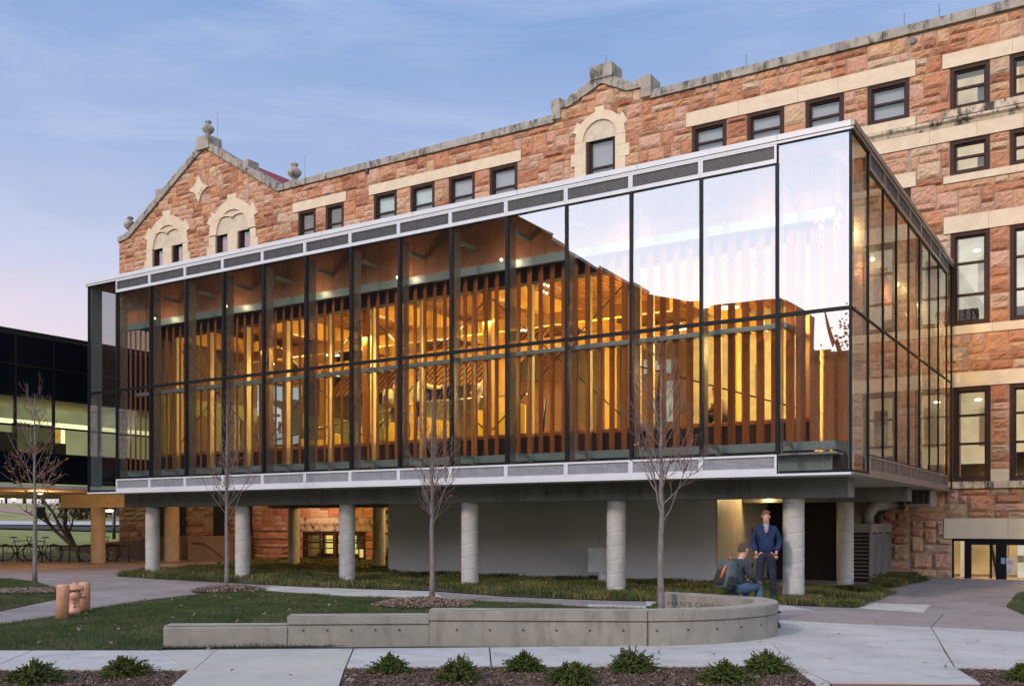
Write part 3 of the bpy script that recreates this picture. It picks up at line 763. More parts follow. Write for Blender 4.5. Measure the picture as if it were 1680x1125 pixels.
# ---- limestone bands in blocks
for (x0, x1, z0, z1, mt) in bands:
    x = x0
    while x < x1-.05:
        wd = min(rs.uniform(1.1, 1.9), x1-x)
        if x1-(x+wd) < .5: wd = x1-x
        mb = MB(); pj = .062 if mt != 'stained_limestone' else .12
        if mt == 'stained_limestone' and z1-z0 > .2:
            mb.prism([(YB+.01, z0), (YB-.06, z0), (YB-.09, z0+(z1-z0)*.35), (YB-.17, z0+(z1-z0)*.6), (YB-.17, z1-.03), (YB-.10, z1), (YB+.01, z1)], x+.003, x+wd-.003, plane='YZ')
        else: mb.box(x+.003, x+wd-.003, YB-pj, YB+.01, z0, z1)
        mb.build('limestone_block', mt, hall)
        x += wd
# coping stones along parapet and gables
def coping(p, q, h=.24, d0=-.12, step=1.25, mt='coping'):
    (xa, za), (xb, zb) = p, q; Ln = math.hypot(xb-xa, zb-za); n = max(1, round(Ln/step))
    for i in range(n):
        a, b = i/n, (i+1)/n
        xi, zi = xa+(xb-xa)*a, za+(zb-za)*a; xj, zj = xa+(xb-xa)*b, za+(zb-za)*b
        g = .006 if abs(zb-za) < .3 else 0
        mb = MB(); mb.prism([(xi+g, zi), (xj-g, zj), (xj-g, zj+h), (xi+g, zi+h)], YB+d0, YB+.58)
        mb.build('coping_stone', mt, hall)
for p, q in zip(top_outline, top_outline[1:]):
    if q[0]-p[0] < .01: continue
    coping(p, q, .26 if abs(q[1]-p[1]) < .3 else .34)
# kneelers and caps
mb = MB(); mb.box(pk_x-.42, pk_x+.42, YB-.16, YB+.62, gz1+.15, gz1+.62); mb.build('gable_cap', 'coping', hall)
for xx, zz in ((x_a+.1, gz0), (x_b-.12, gz0)):
    MB().box(xx-.18, xx+.18, YB-.15, YB+.62, 15.7, zz+.34).build('kneeler', 'coping', hall)
zp = topz(-30.95)
MB().prism([(-31.35, zp-.1), (-30.55, zp-.1), (-30.58, zp+.48), (-31.32, zp+.48)], YB-.2, YB+.6).build('gable_cap', 'coping', hall)
for px, py in ((405, 275), (264, 306)):
    X, Z = U(px, py); MB().box(X-.22, X+.22, YB-.14, YB+.5, topz(X)+.1, topz(X)+.52).build('kneeler', 'coping', hall)
def finial(X, z0, sc_=1.):
    mb = MB(); pr = [(.30, 0), (.30, .10), (.14, .16), (.12, .26), (.24, .34), (.36, .50), (.38, .60), (.30, .74), (.14, .84), (.12, .90), (.20, .97), (.20, 1.05), (.10, 1.13), (.01, 1.15)]
    mb.lathe([(a*sc_*.78, b*sc_*.78) for a, b in pr], (X, YB+.15, z0), 14); mb.build('finial', 'coping', hall)
    MB().tube([(X+.45, YB+.3, z0), (X+.45, YB+.3, z0+1.15)], .007, 4).build('lightning_rod', 'black_metal', hall)
finial(-30.95, zp+.48, .92); finial(U(209, 370)[0], 15.40); finial(U(479, 300)[0], 15.88)
for px in (1219, 988, 1480, 1538): 
    X = U(px, 100)[0]; MB().tube([(X, YB+.3, 15.6 if px != 988 else gz1+.5), (X, YB+.3, 16.45 if px != 988 else gz1+1.1)], .007, 4).build('lightning_rod', 'black_metal', hall)
for px, py in ((1499, 70), (605, 283)):
    X, Z = U(px, py); MB().tube([(X, YB-.15, Z), (X, YB+.02, Z)], .09, 10).build('scupper', 'black_metal', hall)
# diamond ornament
mb = MB(); pts = []
for k in range(4):
    a = k*PI/2
    for (t, rr) in ((-.30, .52), (0, 1), (.30, .52)):
        pts.append((dcx+dhw*rr*math.cos(a+t*1.6), dcz+dhh*rr*math.sin(a+t*1.6)))
mb.prism(pts, YB-.10, YB); mb.build('diamond_ornament', 'limestone', hall, label='pale limestone diamond set in the west gable')
mb = MB(); mb.prism([(dcx-dhw*.45, dcz), (dcx, dcz-dhh*.5), (dcx+dhw*.45, dcz), (dcx, dcz+dhh*.5)], YB-.125, YB-.1); mb.build('diamond_panel', 'limestone', hall)
# arched surrounds: voussoirs round the head, jamb blocks, tympanum
for (Xl, Xr, zt, rects) in arches:
    cx = (Xl+Xr)/2; hw = (Xr-Xl)/2; rise = hw*.98; zsn = zt-rise; zlo = min(r[2] for r in rects); inner = .68
    n = 9
    for i in range(n):
        a0 = PI-PI*i/n; a1 = PI-PI*(i+1)/n; key = 1.16 if i in (1, 4, 7) else 1.0
        P_ = [(cx+hw*key*math.cos(a0), zsn+rise*key*math.sin(a0)), (cx+hw*key*math.cos(a1), zsn+rise*key*math.sin(a1)), (cx+hw*inner*math.cos(a1), zsn+rise*inner*math.sin(a1)), (cx+hw*inner*math.cos(a0), zsn+rise*inner*math.sin(a0))]
        MB().prism(P_, YB-.11, YB+.01).build('voussoir', 'limestone', hall)
    # tympanum filling behind the ring
    tb = max(r[3] for r in rects)+.01
    pts = [(cx-hw*inner*1.02, zsn-.02)]+[(cx+hw*inner*1.02*math.cos(PI-PI*i/12), zsn+rise*inner*1.02*math.sin(PI-PI*i/12)) for i in range(13)]+[(cx+hw*inner*1.02, zsn-.02)]
    MB().prism(pts, YB-.045, YB+.012).build('tympanum', 'plaster_cap', hall)
    # flat infill between springing and window heads
    if zsn-.02 > tb: MB().box(cx-hw*inner, cx+hw*inner, YB-.045, YB+.012, tb, zsn-.02).build('tympanum', 'plaster_cap', hall)
    if len(rects) == 2:   # raised pointed hoods over each light
        for r in rects:
            w0 = hw*inner*.46; c0 = cx+(w0*1.02 if r is rects[1] else -w0*1.02); base = r[3]+.02; hh = (zsn+rise*inner*.80-base)
            for sgn in (-1, 1):
                pp = []
                for t in range(5):
                    q = t/4; pp.append((c0+sgn*w0*math.sqrt(max(0, 1-q**1.9)), base+hh*q))
                for (a, b) in zip(pp, pp[1:]):
                    MB().bar((a[0], YB-.06, a[1]), (b[0], YB-.06, b[1]), .10, .11, up=(0, 1, 0)).build('hood_mould', 'limestone', hall)
    # jambs
    zz = zlo; k = 0
    while zz < zsn-.05:
        h = min(.42, zsn-zz); ex = .14 if k % 2 else 0
        for (a, b) in ((Xl-ex, cx-hw*inner if len(rects) == 1 else rects[0][0]), (cx+hw*inner if len(rects) == 1 else rects[-1][1], Xr+ex)):
            MB().box(a, b, YB-.10, YB+.01, zz+.004, zz+h-.004).build('jamb_block', 'limestone', hall)
        if len(rects) == 2: MB().box(rects[0][1], rects[1][0], YB-.10, YB+.01, zz+.004, zz+h-.004).build('jamb_block', 'limestone', hall)
        zz += h; k += 1
    if len(rects) == 1:
        for (a, b) in ((cx-hw*inner, rects[0][0]), (rects[0][1], cx+hw*inner)):
            if b-a > .01: MB().box(a, b, YB-.09, YB+.01, zlo, zsn).build('jamb_block', 'limestone', hall)

# ---- sash windows
def window(r, sash, back, parent, depth_=.16, fw=.11, name='window', drop=0):
    x0, x1, z0, z1 = r
    mb = MB(); y0 = YB-.015; y1 = YB+.14
    mb.box(x0, x0+fw, y0, y1, z0, z1); mb.box(x1-fw, x1, y0, y1, z0, z1); mb.box(x0+fw, x1-fw, y0, y1, z1-fw, z1); mb.box(x0+fw, x1-fw, y0, y1, z0, z0+fw*.9)
    # inner stepped frame
    f2 = fw+.045; ya = YB+.05
    mb.box(x0+fw, x0+f2, ya, y1, z0+fw*.9, z1-fw); mb.box(x1-f2, x1-fw, ya, y1, z0+fw*.9, z1-fw); mb.box(x0+f2, x1-f2, ya, y1, z1-fw-.05, z1-fw); mb.box(x0+f2, x1-f2, ya, y1, z0+fw*.9, z0+fw*.9+.05)
    wo = mb.build(name, 'window_frame', parent, loc=((x0+x1)/2, YB, z0))
    zs_ = [z0+fw*.9+.05]+[z0+(z1-z0)*q for q in sash]+[z1-fw-.05]
    for q in zs_[1:-1]: MB().box(x0+f2, x1-f2, ya+.01, y1-.01, q-.035, q+.035).build('sash_bar', 'window_frame', wo)
    for a, b in zip(zs_, zs_[1:]):
        MB().add([(x0+f2, YB+.11, a), (x1-f2, YB+.11, a), (x1-f2, YB+.11, b), (x0+f2, YB+.11, b)], [(0, 1, 2, 3)]).build('pane', 'window_glass', wo)
    rb_ = MB(); d = .5
    if back.startswith('lit'):
        rb_.add([(x0, YB+1.4, z0), (x1+.6, YB+1.4, z0), (x1+.6, YB+1.4, z1+.3), (x0, YB+1.4, z1+.3)], [(0, 1, 2, 3)])
        rb_.build('lit_room', back, wo)
        MB().box(x0-.0, x0+.02, YB+.5, YB+1.4, z0, z1).build('room_wall', 'interior_wall', wo)
        zc = z0+(z1-z0)*rs.uniform(.2, .34)
        MB().box(x0+.1, x0+(x1-x0)*rs.uniform(.5, .8), YB+.75, YB+1.1, z0, zc).build('furniture', 'room_dark', wo)
        if rs.random() < .8: MB().box(x0+(x1-x0)*.55, x0+(x1-x0)*.95, YB+1.2, YB+1.3, z0+(z1-z0)*.4, z0+(z1-z0)*.85).build('wall_board', 'sign_white', wo)
    else:
        zb_ = z0 if drop == 0 else z0+(z1-z0)*drop
        rb_.add([(x0, YB+.2, zb_), (x1, YB+.2, zb_), (x1, YB+.2, z1), (x0, YB+.2, z1)], [(0, 1, 2, 3)])
        rb_.build('blind', back, wo)
    return wo
for (r, sash, back) in wins:
    big = r is u1 or r is d1
    if r is d1: continue
    window(r, sash, back, hall, drop=0)
window(d1, (.62,), 'lit_yellow', hall, name='window')
for k in (.30, .52, .74):
    X = d1[0]+(d1[1]-d1[0])*k; MB().box(X-.09, X+.09, YB-.02, YB+.12, d1[2], d1[3]).build('mullion', 'window_frame', hall)
# ceiling lamps seen through two of the lit panes
for r, q in ((e3, .88), (e4, .9)):
    MB().bubble(((r[0]+r[1])/2+.05, YB+1.0, r[2]+(r[3]-r[2])*q), .10, .10, .03).build('ceiling_lamp', 'lamp_glow', hall)

# ---- entrance doors
x0, x1, z0, z1 = door
en = MB(); fr_ = [x0, U(1564.5, 900)[0]]
def dX(p): return U(p, 900)[0]
en.box(x0, x1, YB+.02, YB+.14, z1-.07, z1)
for a, b in ((1561.6, 1564.4), (1582, 1593), (1633.5, 1651), (1745, 1765)): en.box(dX(a), dX(b), YB+.02, YB+.14, z0, z1-.07)
en.box(dX(1593), dX(1633.5), YB+.02, YB+.14, U(1593, 893)[1], z1-.07); en.box(dX(1651), dX(1745), YB+.02, YB+.14, U(1593, 893)[1], z1-.07)
fo = en.build('door_frame', 'black_frame', hall, label='dark framed glazed entrance doors at ground level')
for a, b in ((1564.4, 1582), (1593, 1633.5), (1651, 1745)):
    MB().add([(dX(a), YB+.08, z0), (dX(b), YB+.08, z0), (dX(b), YB+.08, z1-.1), (dX(a), YB+.08, z1-.1)], [(0, 1, 2, 3)]).build('door_pane', 'window_glass', fo)
# hall behind the doors
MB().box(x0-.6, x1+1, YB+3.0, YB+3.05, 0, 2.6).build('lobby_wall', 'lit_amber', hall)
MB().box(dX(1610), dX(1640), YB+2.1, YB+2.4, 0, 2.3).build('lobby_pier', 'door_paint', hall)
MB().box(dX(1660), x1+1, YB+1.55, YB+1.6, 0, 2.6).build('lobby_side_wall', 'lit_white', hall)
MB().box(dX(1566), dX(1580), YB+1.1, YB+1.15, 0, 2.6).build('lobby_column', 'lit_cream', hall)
MB().box(x0-.6, x1+1, YB+.5, YB+3, 2.55, 2.6).build('lobby_ceiling', 'interior_wall', hall)
MB().box(x0-.6, x1+1, YB+.5, YB+3, -.02, .0).build('lobby_floor', 'bench_wood', hall)
MB().bar((dX(1622), YB+.5, 0), (dX(1622), YB+.5, 1.0), .06).bar((dX(1622), YB+.5, 1.0), (dX(1630), YB+.9, .1), .07).build('lobby_handrail', 'black_metal', hall)
lamp('lobby_light', 'AREA', (dX(1640), YB+.9, 2.45), 160, (1., .66, .28), 1.2, rot=(R(-48), 0, 0), parent=hall)
# notices on the glass
def disc(name, c, r_, mat, parent, y, n=20):
    mb = MB(); vs = [(c[0]+r_*math.cos(2*PI*k/n), y, c[1]+r_*math.sin(2*PI*k/n)) for k in range(n)]
    mb.add(vs, [tuple(range(n))]); return mb.build(name, mat, parent)
def ring(mb, c, r0, r1, y, n=24):
    vs = []
    for k in range(n):
        a = 2*PI*k/n; vs += [(c[0]+r0*math.cos(a), y, c[1]+r0*math.sin(a)), (c[0]+r1*math.cos(a), y, c[1]+r1*math.sin(a))]
    mb.add(vs, [(2*k, 2*k+1, (2*k+3) % (2*n), (2*k+2) % (2*n)) for k in range(n)])
def notice(pxl, pxr, pyt, pyb, ban):
    X0, Zt = U(pxl, pyt); X1, Zb = U(pxr, pyb); yy = YB+.05
    s_ = MB().box(X0, X1, yy, yy+.006, Zb, Zt).build('notice', 'sign_white', hall)
    c0 = ((X0+X1)/2, (Zt+Zb)/2+(.02 if ban == 'gun' else 0)); rr = min(X1-X0, Zt-Zb)*.40
    mb = MB(); ring(mb, c0, rr*.84, rr, yy-.004)
    a = PI/4 if ban != 'gun' else PI/4; d = Vector((math.cos(-a), 0, math.sin(-a)))*rr*.9; nn = Vector((-d.z, 0, d.x)).normalized()*rr*.07
    cc = Vector((c0[0], yy-.004, c0[1])); mb.add([cc+d+nn, cc+d-nn, cc-d-nn, cc-d+nn], [(0, 1, 2, 3)])
    mb.build('prohibition_ring', 'sign_red', s_)
    mb = MB(); y2 = yy-.002
    def q(x0_, x1_, z0_, z1_): mb.add([(cc.x+x0_*rr, y2, cc.z+z0_*rr), (cc.x+x1_*rr, y2, cc.z+z0_*rr), (cc.x+x1_*rr, y2, cc.z+z1_*rr), (cc.x+x0_*rr, y2, cc.z+z1_*rr)], [(0, 1, 2, 3)])
    if ban == 'gun': q(-.5, .45, .05, .28); q(-.5, -.28, -.4, .1); q(-.3, -.08, -.08, .06)
    else: q(-.55, .45, -.1, .06); q(.48, .56, -.1, .06); q(.4, .45, .1, .3)
    mb.build('pictogram', 'dark_mark', s_)
notice(1651, 1664, 915, 931.5, 'gun'); notice(1651.5, 1661.5, 932.5, 942, 'smoke')
X0, Zt = U(1668, 910.5); X1, Zb = U(1684, 922.5)
s_ = MB().box(X0, X1, YB+.05, YB+.056, Zb, Zt).build('notice', 'sign_tan', hall)
mb = MB()
for k in range(4): mb.box(X0+.03, X1-.03-(k % 2)*.05, YB+.044, YB+.049, Zt-.04-k*.045, Zt-.025-k*.045)
mb.build('notice_lines', 'dark_mark', s_)
X0, Zt = U(1642.5, 914.5); X1, Zb = U(1649.5, 924.5)
MB().box(X0, X1, YB-.03, YB+.02, Zb, Zt).build('card_reader', 'sign_blue', hall)
# ------------------------------------------------------------------ glass pavilion
pav = thing('glass_pavilion', 'glass walled pavilion with wooden fins raised on round concrete columns', 'building', (-11.3, 0, 0))
COR = 1.371; MOD = 1.524; XW = -(2*COR+13*MOD); ZR = 8.907
mx_ = [-(COR+MOD*k) for k in range(13, -1, -1)]     # 14 mullions from west to east
side_y = [1.31, 2.64, 3.98, 5.35, 6.70, 8.03, 9.36, 10.69]
# roof: white fascia and slab
mb = MB(); mb.box(XW, 0, -.07, .12, 8.80, ZR); mb.box(XW+.0, 0, -.05, .12, 8.745, 8.795); mb.build('fascia', 'white_metal', pav)
mb = MB(); mb.box(.001, .07, -.07, YB-.1, 8.80, ZR); mb.box(.001, .05, -.05, YB-.1, 8.745, 8.795); mb.build('fascia', 'white_metal_shaded', pav)
mb = MB(); mb.box(XW-.07, XW-.001, -.07, YB-.1, 8.745, ZR); mb.build('fascia', 'white_metal', pav)
MB().box(XW+.01, -.01, .125, YB-.1, 8.75, 8.86).build('roof', 'roof_membrane', pav)
MB().box(XW+.02, -.02, .13, YB-.1, 8.70, 8.745).build('roof_soffit', 'slat_wood_dark', pav)
for k in range(1, 8): MB().box(XW+.9+k*2.9, XW+.906+k*2.9, -.0735, -.0705, 8.80, ZR).build('fascia_joint', 'joint_dark', pav)
def louvre_panel(a, b, z0, z1, side, dark, frame_z):
    # a,b along the wall; white frame with recessed blades
    fm = 'white_metal' if side == 'S' else 'white_metal_shaded'; lm = 'louvre_dark' if dark else 'louvre_grey'
    if side == 'E' and not dark: lm = 'white_metal_shaded'
    mb = MB(); w_ = .045
    def bx(m_, u0, u1, d0, d1, q0, q1):
        if side == 'S': m_.box(u0, u1, d0, d1, q0, q1)
        else: m_.box(-d1, -d0, u0, u1, q0, q1)
    F0, F1 = frame_z
    bx(mb, a, a+w_, -.045, .06, F0, F1); bx(mb, b-w_, b, -.045, .06, F0, F1)
    bx(mb, a+w_, b-w_, -.045, .06, F0, z0); bx(mb, a+w_, b-w_, -.045, .06, z1, F1)
    fr = mb.build('louvre_frame', fm, pav)
    mb = MB(); n = 9
    for i in range(n):
        q = z0+(z1-z0)*(i+.5)/n; h = (z1-z0)/n*.36
        bx(mb, a+w_, b-w_, -.018+(i % 2)*0, .03, q-h, q+h)
    for t in (.06, .33, .63, .92):
        u = a+w_+(b-a-2*w_)*t; bx(mb, u-.008, u+.008, -.028, -.019, z0, z1)
    mb.build('louvre_blades', lm, fr)
    mb = MB(); bx(mb, a+w_, b-w_, .032, .05, z0, z1); mb.build('backing', 'louvre_dark' if dark else 'grey_metal', fr)
for i in range(13):
    louvre_panel(mx_[i]+.002, mx_[i+1]-.002, 8.47, 8.715, 'S', True, (8.39, 8.743))
    louvre_panel(mx_[i]+.002, mx_[i+1]-.002, 2.60, 2.825, 'S', False, (2.50, 2.866))
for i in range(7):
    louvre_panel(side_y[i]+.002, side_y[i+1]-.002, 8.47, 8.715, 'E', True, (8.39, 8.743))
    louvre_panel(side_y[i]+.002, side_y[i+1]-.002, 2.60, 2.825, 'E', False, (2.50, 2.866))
# sill strip and base flashing
mb = MB(); mb.box(XW, 0, -.05, .14, 2.455, 2.498); mb.build('sill_strip', 'white_metal', pav)
mb = MB(); mb.box(.001, .05, -.05, YB-.1, 2.455, 2.498); mb.build('sill_strip', 'white_metal_shaded', pav)
# mullions, transoms, panes
for i, x in enumerate(mx_):
    mb = MB(); mb.box(x-.032, x+.032, -.03, .07, 2.87, 8.388); mb.build('mullion', 'black_frame', pav)
    f_ = MB().box(x-.012, x+.012, .09, .36, 2.9, 8.36).build('glass_fin', 'fin_glass', pav)
    MB().bar((x, .43, 8.12), (x, 1.0, 8.12), .07, .10).build('bracket', 'teal_steel', pav)
    MB().bar((x, .43, 3.12), (x, .9, 3.12), .05, .07).build('bracket', 'teal_steel', pav)
for (xa, xb, z0, z1) in ((-.04, 0, 2.5, 8.745), (XW, XW+.045, 2.5, 8.745), (-COR-.032, -COR+.0, 2.5, 2.87), (mx_[0]-.03, mx_[0], 2.5, 2.87), (-COR-.032, -COR, 8.388, 8.745), (mx_[0]-.03, mx_[0], 8.388, 8.745)):
    MB().box(xa, xb, -.03, .05, z0, z1).build('mullion', 'black_frame', pav)
edges = [XW]+mx_+[0.]
for i in range(15):
    a, b = edges[i]+.033, edges[i+1]-.033
    corner = i in (0, 14)
    zb_, zt_ = (2.55, 8.72) if corner else (2.90, 8.365)
    for (q0, q1) in ([(5.465, 5.535)]+([(8.722, 8.744), (2.5, 2.548)] if corner else [(8.367, 8.388), (2.868, 2.898)])):
        MB().box(a, b, -.028, .05, q0, q1).build('transom', 'black_frame', pav)
    r_ = random.Random(i*7+1); tw = [r_.uniform(-.011, .011) for _ in range(4)]
    for (q0, q1) in ((zb_, 5.475), (5.525, zt_)):
        MB().add([(a, tw[0], q0), (b, tw[1], q0), (b, tw[2], q1), (a, tw[3], q1)], [(0, 1, 2, 3)]).build('glass_pane', 'facade_glass', pav)
# glass fins and inner edge at both corners
MB().box(XW+.05, XW+.07, .05, .42, 2.52, 8.72).build('glass_fin', 'corner_fin_glass', pav)
MB().box(-.075, -.055, .05, .42, 2.52, 8.72).build('glass_fin', 'corner_fin_glass', pav)
# east side glazing
sy = [.0]+side_y+[YB-.1]
for i in range(9):
    a, b = sy[i]+.02, sy[i+1]-.02
    corner = i in (0, 8); zb_, zt_ = (2.55, 8.72) if corner else (2.90, 8.365)
    MB().box(-.03, .02, sy[i+1]-.02, sy[i+1]+.02, zb_, zt_).build('mullion', 'black_frame', pav)
    for (q0, q1) in ((5.48, 5.515), (zb_-.03, zb_), (zt_, zt_+.02)): MB().box(-.03, .02, a, b, q0, q1).build('transom', 'black_frame', pav)
    for (q0, q1) in ((zb_, 5.48), (5.515, zt_)):
        MB().add([(0.0, a, q0), (0., b, q0), (0., b, q1), (0., a, q1)], [(0, 1, 2, 3)]).build('glass_pane', 'side_glass', pav)
    if 0 < i: MB().box(-.40, -.06, sy[i]-.012, sy[i]+.012, 2.9, 8.36).build('glass_fin', 'fin_glass', pav)
# west end: clear glass
for (q0, q1) in ((2.55, 5.48), (5.515, 8.72)):
    MB().add([(XW, .05, q0), (XW, 1.2, q0), (XW, 1.2, q1), (XW, .05, q1)], [(0, 1, 2, 3)]).build('glass_pane', 'window_glass', pav)
# steel trays
ZA, ZB2 = 7.49, 7.68
def teal(z0, z1, y=.90, x0=-22.35, x1=-.52, ys=.12):
    MB().box(x0, x1, y, y+ys, z0, z1).build('steel_channel', 'teal_steel', pav)
    MB().box(x1-.12, x1, y+ys, YB-.2, z0, z1).build('steel_channel', 'teal_steel', pav)
teal(2.995, 3.165); teal(ZA, ZB2); teal(5.39, 5.48, .62, mx_[0], -COR, .10)
MB().box(mx_[0], -.45, .75, 1.25, 2.90, 2.94).build('catwalk_floor', 'grey_metal', pav)
MB().box(-22.3, -.6, .98, 1.02, 2.56, 2.89).build('steel_channel', 'teal_steel', pav)
# terracotta panels above the upper channel
x = -22.3; k = 0
while x < -.62:
    MB().box(x+.006, min(x+.381, -.6)-.006, 1.0, 1.06, ZB2+.003, 8.70).build('wood_panel', 'terracotta', pav); x += .381
y = 1.1
while y < 11.2:
    MB().box(-.62, -.56, y+.006, y+.375, ZB2+.003, 8.70).build('wood_panel', 'terracotta', pav); y += .381
y = 1.1
while y < 3.3:
    MB().box(-22.36, -22.30, y+.006, y+.375, ZB2+.003, 8.70).build('wood_panel', 'terracotta', pav); y += .381
# wooden fins in two tiers
def fin(xc, yc, z0, z1, phi, wd=.20, th=.045):
    mb = MB(); a = R(phi); d = Vector((math.cos(a), -math.sin(a), 0)); n_ = Vector((math.sin(a), math.cos(a), 0))
    mb.obox((0, 0, 0), d*wd/2, n_*th/2, (0, 0, (z1-z0)/2)); return mb.build('fin', 'fin_wood', pav, loc=None), (xc, yc, (z0+z1)/2)
fin_mesh = {}
def addfin(xc, yc, z0, z1, phi):
    key = (round(z0, 2), round(z1, 2)); mesh = fin_mesh.get(key)
    if mesh is None:
        mb = MB(); mb.box(-.095, .095, -.016, .016, -(z1-z0)/2, (z1-z0)/2); o = mb.build('fin', 'fin_wood'); fin_mesh[key] = o.data
    else:
        o = bpy.data.objects.new('fin', mesh); COL.objects.link(o)
    o.parent = pav; o.location = Vector((xc, yc, (z0+z1)/2))-worldloc(pav); o.rotation_euler = (0, 0, R(phi))
for i in range(13):
    for k in range(5):
        xc = mx_[i]+MOD*(k+.72)/5
        t = (xc-mx_[0])/(-mx_[0])       # 0 west .. 1 east
        ph = np.interp(t, [0, .35, .72, .9, .96, 1], [-31, -36, -36, -24, -14, -6])
        addfin(xc, 1.12, 3.165, 5.46, ph); addfin(xc, 1.12, 5.47, ZA, ph+2)
for k in range(4): addfin(-1.25+k*.28, 1.12, 3.165, 5.43, 4); addfin(-1.25+k*.28, 1.12, 5.43, ZA, 4)
for k in range(5): addfin(mx_[0]-.15-k*.24, 1.12, 3.165, ZA, -30)
for yy in (2.0, 3.3, 4.6, 5.9, 7.2, 8.5, 9.8):
    MB().box(-1.35, -1.27, yy-.16, yy+.16, 3.0, 8.0).build('timber_mullion', 'timber_mullion', pav)
for yy in (1.2, 4.0, 6.7, 9.4):
    MB().bubble((-.5, yy, 7.35), .05, .05, .05, 8).build('spotlight', 'lamp_glow', pav)
    lamp('cavity_and_fill_light', 'POINT', (-.42, yy, 7.2), 50, (1., .66, .30), .05); lamp('cavity_and_fill_light', 'POINT', (-1.75, yy, 5.6), 90, (1., .62, .26), .2)  # second row is added fill behind the mullions, without fixtures
yy = 1.35
while yy < 11:
    addfin(-.78, yy, 3.165, ZA, 70); yy += .32
for k, ob in enumerate(()): pass
for x in mx_[1::2]:
    MB().bubble((x-.5, .55, 7.62), .035, .035, .035, 8).build('spotlight', 'lamp_glow', pav)
    lamp('cavity_and_fill_light', 'POINT', (x-.5, .5, 7.72), 6, (1., .70, .42), .05)
# small pivots at the mid rail
mb = MB()
for i in range(13):
    for k in range(5):
        xc = mx_[i]+MOD*(k+.72)/5; mb.box(xc-.11, xc+.11, .98, 1.26, 5.455, 5.468)
mb.build('pivot_plates', 'interior_wall', pav)
# inner glazing line: timber mullions
for x in (-18.84, -17.30, -15.72, -14.12, -12.58, -10.99, -9.39, -7.75, -6.2, -4.65, -3.1, -20.35):
    MB().box(x-.035, x+.035, 1.45, 1.62, 3.0, 7.8).build('timber_mullion', 'timber_mullion', pav)
# parapet bench behind the fins
MB().box(-21.3, -1.2, 1.66, 1.74, 3.0, 3.62).build('parapet', 'interior_dark', pav)
MB().box(-21.3, -1.2, 1.62, 1.84, 3.625, 3.71).build('parapet_cap', 'bench_wood', pav)
MB().box(-21.3, -1.2, 1.30, 1.60, 7.22, 7.9).build('header', 'ceiling_black', pav)
# floor, ends, back and ceiling of the hall inside
MB().box(-22.3, -.5, 1.3, YB-.1, 2.56, 2.985).build('floor', 'carpet', pav)
MB().box(-21.75, -21.65, 1.7, YB-.12, 2.99, 5.6).build('end_wall', 'olive_wall', pav)
MB().box(-21.75, -21.65, 1.7, YB-.12, 5.61, 8.6).build('end_wall', 'room_brown', pav)
for y in (3.0, 5.2, 7.4): MB().box(-21.64, -21.60, y, y+1.1, 2.99, 5.1).build('end_door', 'room_brown', pav)
XE = -21.6
MB().box(XE, -16.9, 11.30, 11.36, 3.0, 6.2).build('back_wall', 'olive_wall', pav)
bw = [(-16.9, -15.1, 'room_brown'), (-15.1, -14.2, 'olive_wall'), (-14.2, -11.9, 'slat_wood_dark'), (-11.9, -10.2, 'room_brown'), (-10.2, -9.4, 'interior_dark'), (-9.4, -7.6, 'room_brown')]
for a, b, m in bw: MB().box(a, b, 11.30, 11.36, 3.0, 8.6).build('back_wall', m, pav)
MB().box(-7.6, -.7, 11.30, 11.36, 3.0, 8.6).build('back_wall', 'interior_wall', pav)
MB().box(XE, -16.9, 11.30, 11.36, 6.2, 8.6).build('back_wall', 'ceiling_black', pav)
MB().box(XE, -.7, 1.7, 11.3, 8.50, 8.56).build('ceiling', 'ceiling_black', pav)
mb = MB()
xx = XE+.1
while xx < -5.2:
    mb.box(xx, xx+.085, 1.7, 11.2, 8.10, 8.2); xx += .17
mb.build('ceiling_slats', 'slat_wood', pav, kind='stuff')
mb = MB(); xx = -5.1
while xx < -.8:
    mb.box(xx, xx+.085, 1.7, 11.2, 8.10, 8.2); xx += .17
mb.build('ceiling_slats', 'slat_wood_dark', pav, kind='stuff')
# back wall clad in slanting slats
mb = MB(); xx = -21.3
while xx < -13.5:
    for h in (0,):
        a = Vector((xx, 9.2, 6.3)); b = Vector((xx+2.0, 9.2, 8.0)); mb.bar(a, b, .05, .09, up=(0, 1, 0))
    xx += .21
mb.build('slanting_slats', 'slat_wood', pav, kind='stuff')
MB().box(-21.3, -12.0, 9.26, 9.30, 6.28, 8.04).build('slat_backing', 'interior_dark', pav)
# glulam frame
for k in range(6):
    X = -1.4-3.93*k
    if X < -21.5: continue
    MB().box(X-.13, X+.13, 1.9, 2.2, 2.99, 8.1).build('timber_column', 'glulam', pav)
    if k: MB().box(X-.11, X+.11, 2.2, 11.2, 7.25, 7.75).build('timber_beam', 'glulam', pav)
    MB().box(X-.13, X+.13, 8.6, 8.9, 2.99, 8.1).build('timber_column', 'glulam', pav)
for Y in (4.6, 7.6): MB().box(-21.2, -5.5, Y-.1, Y+.1, 6.90, 7.22).build('timber_beam', 'glulam', pav)
for k in range(1, 5):   # crossed tie rods in each bay
    X = -1.4-3.93*k
    mb = MB(); mb.tube([(X, 1.95, 7.2), (X-3.9, 1.95, 3.8)], .018, 5).tube([(X, 1.95, 3.8), (X-3.9, 1.95, 7.2)], .018, 5); mb.build('tie_rods', 'black_metal', pav)
MB().tube([(-5.4, 2.0, 5.2), (-1.4, 2.0, 3.9)], .02, 5).build('tie_rods', 'black_metal', pav)
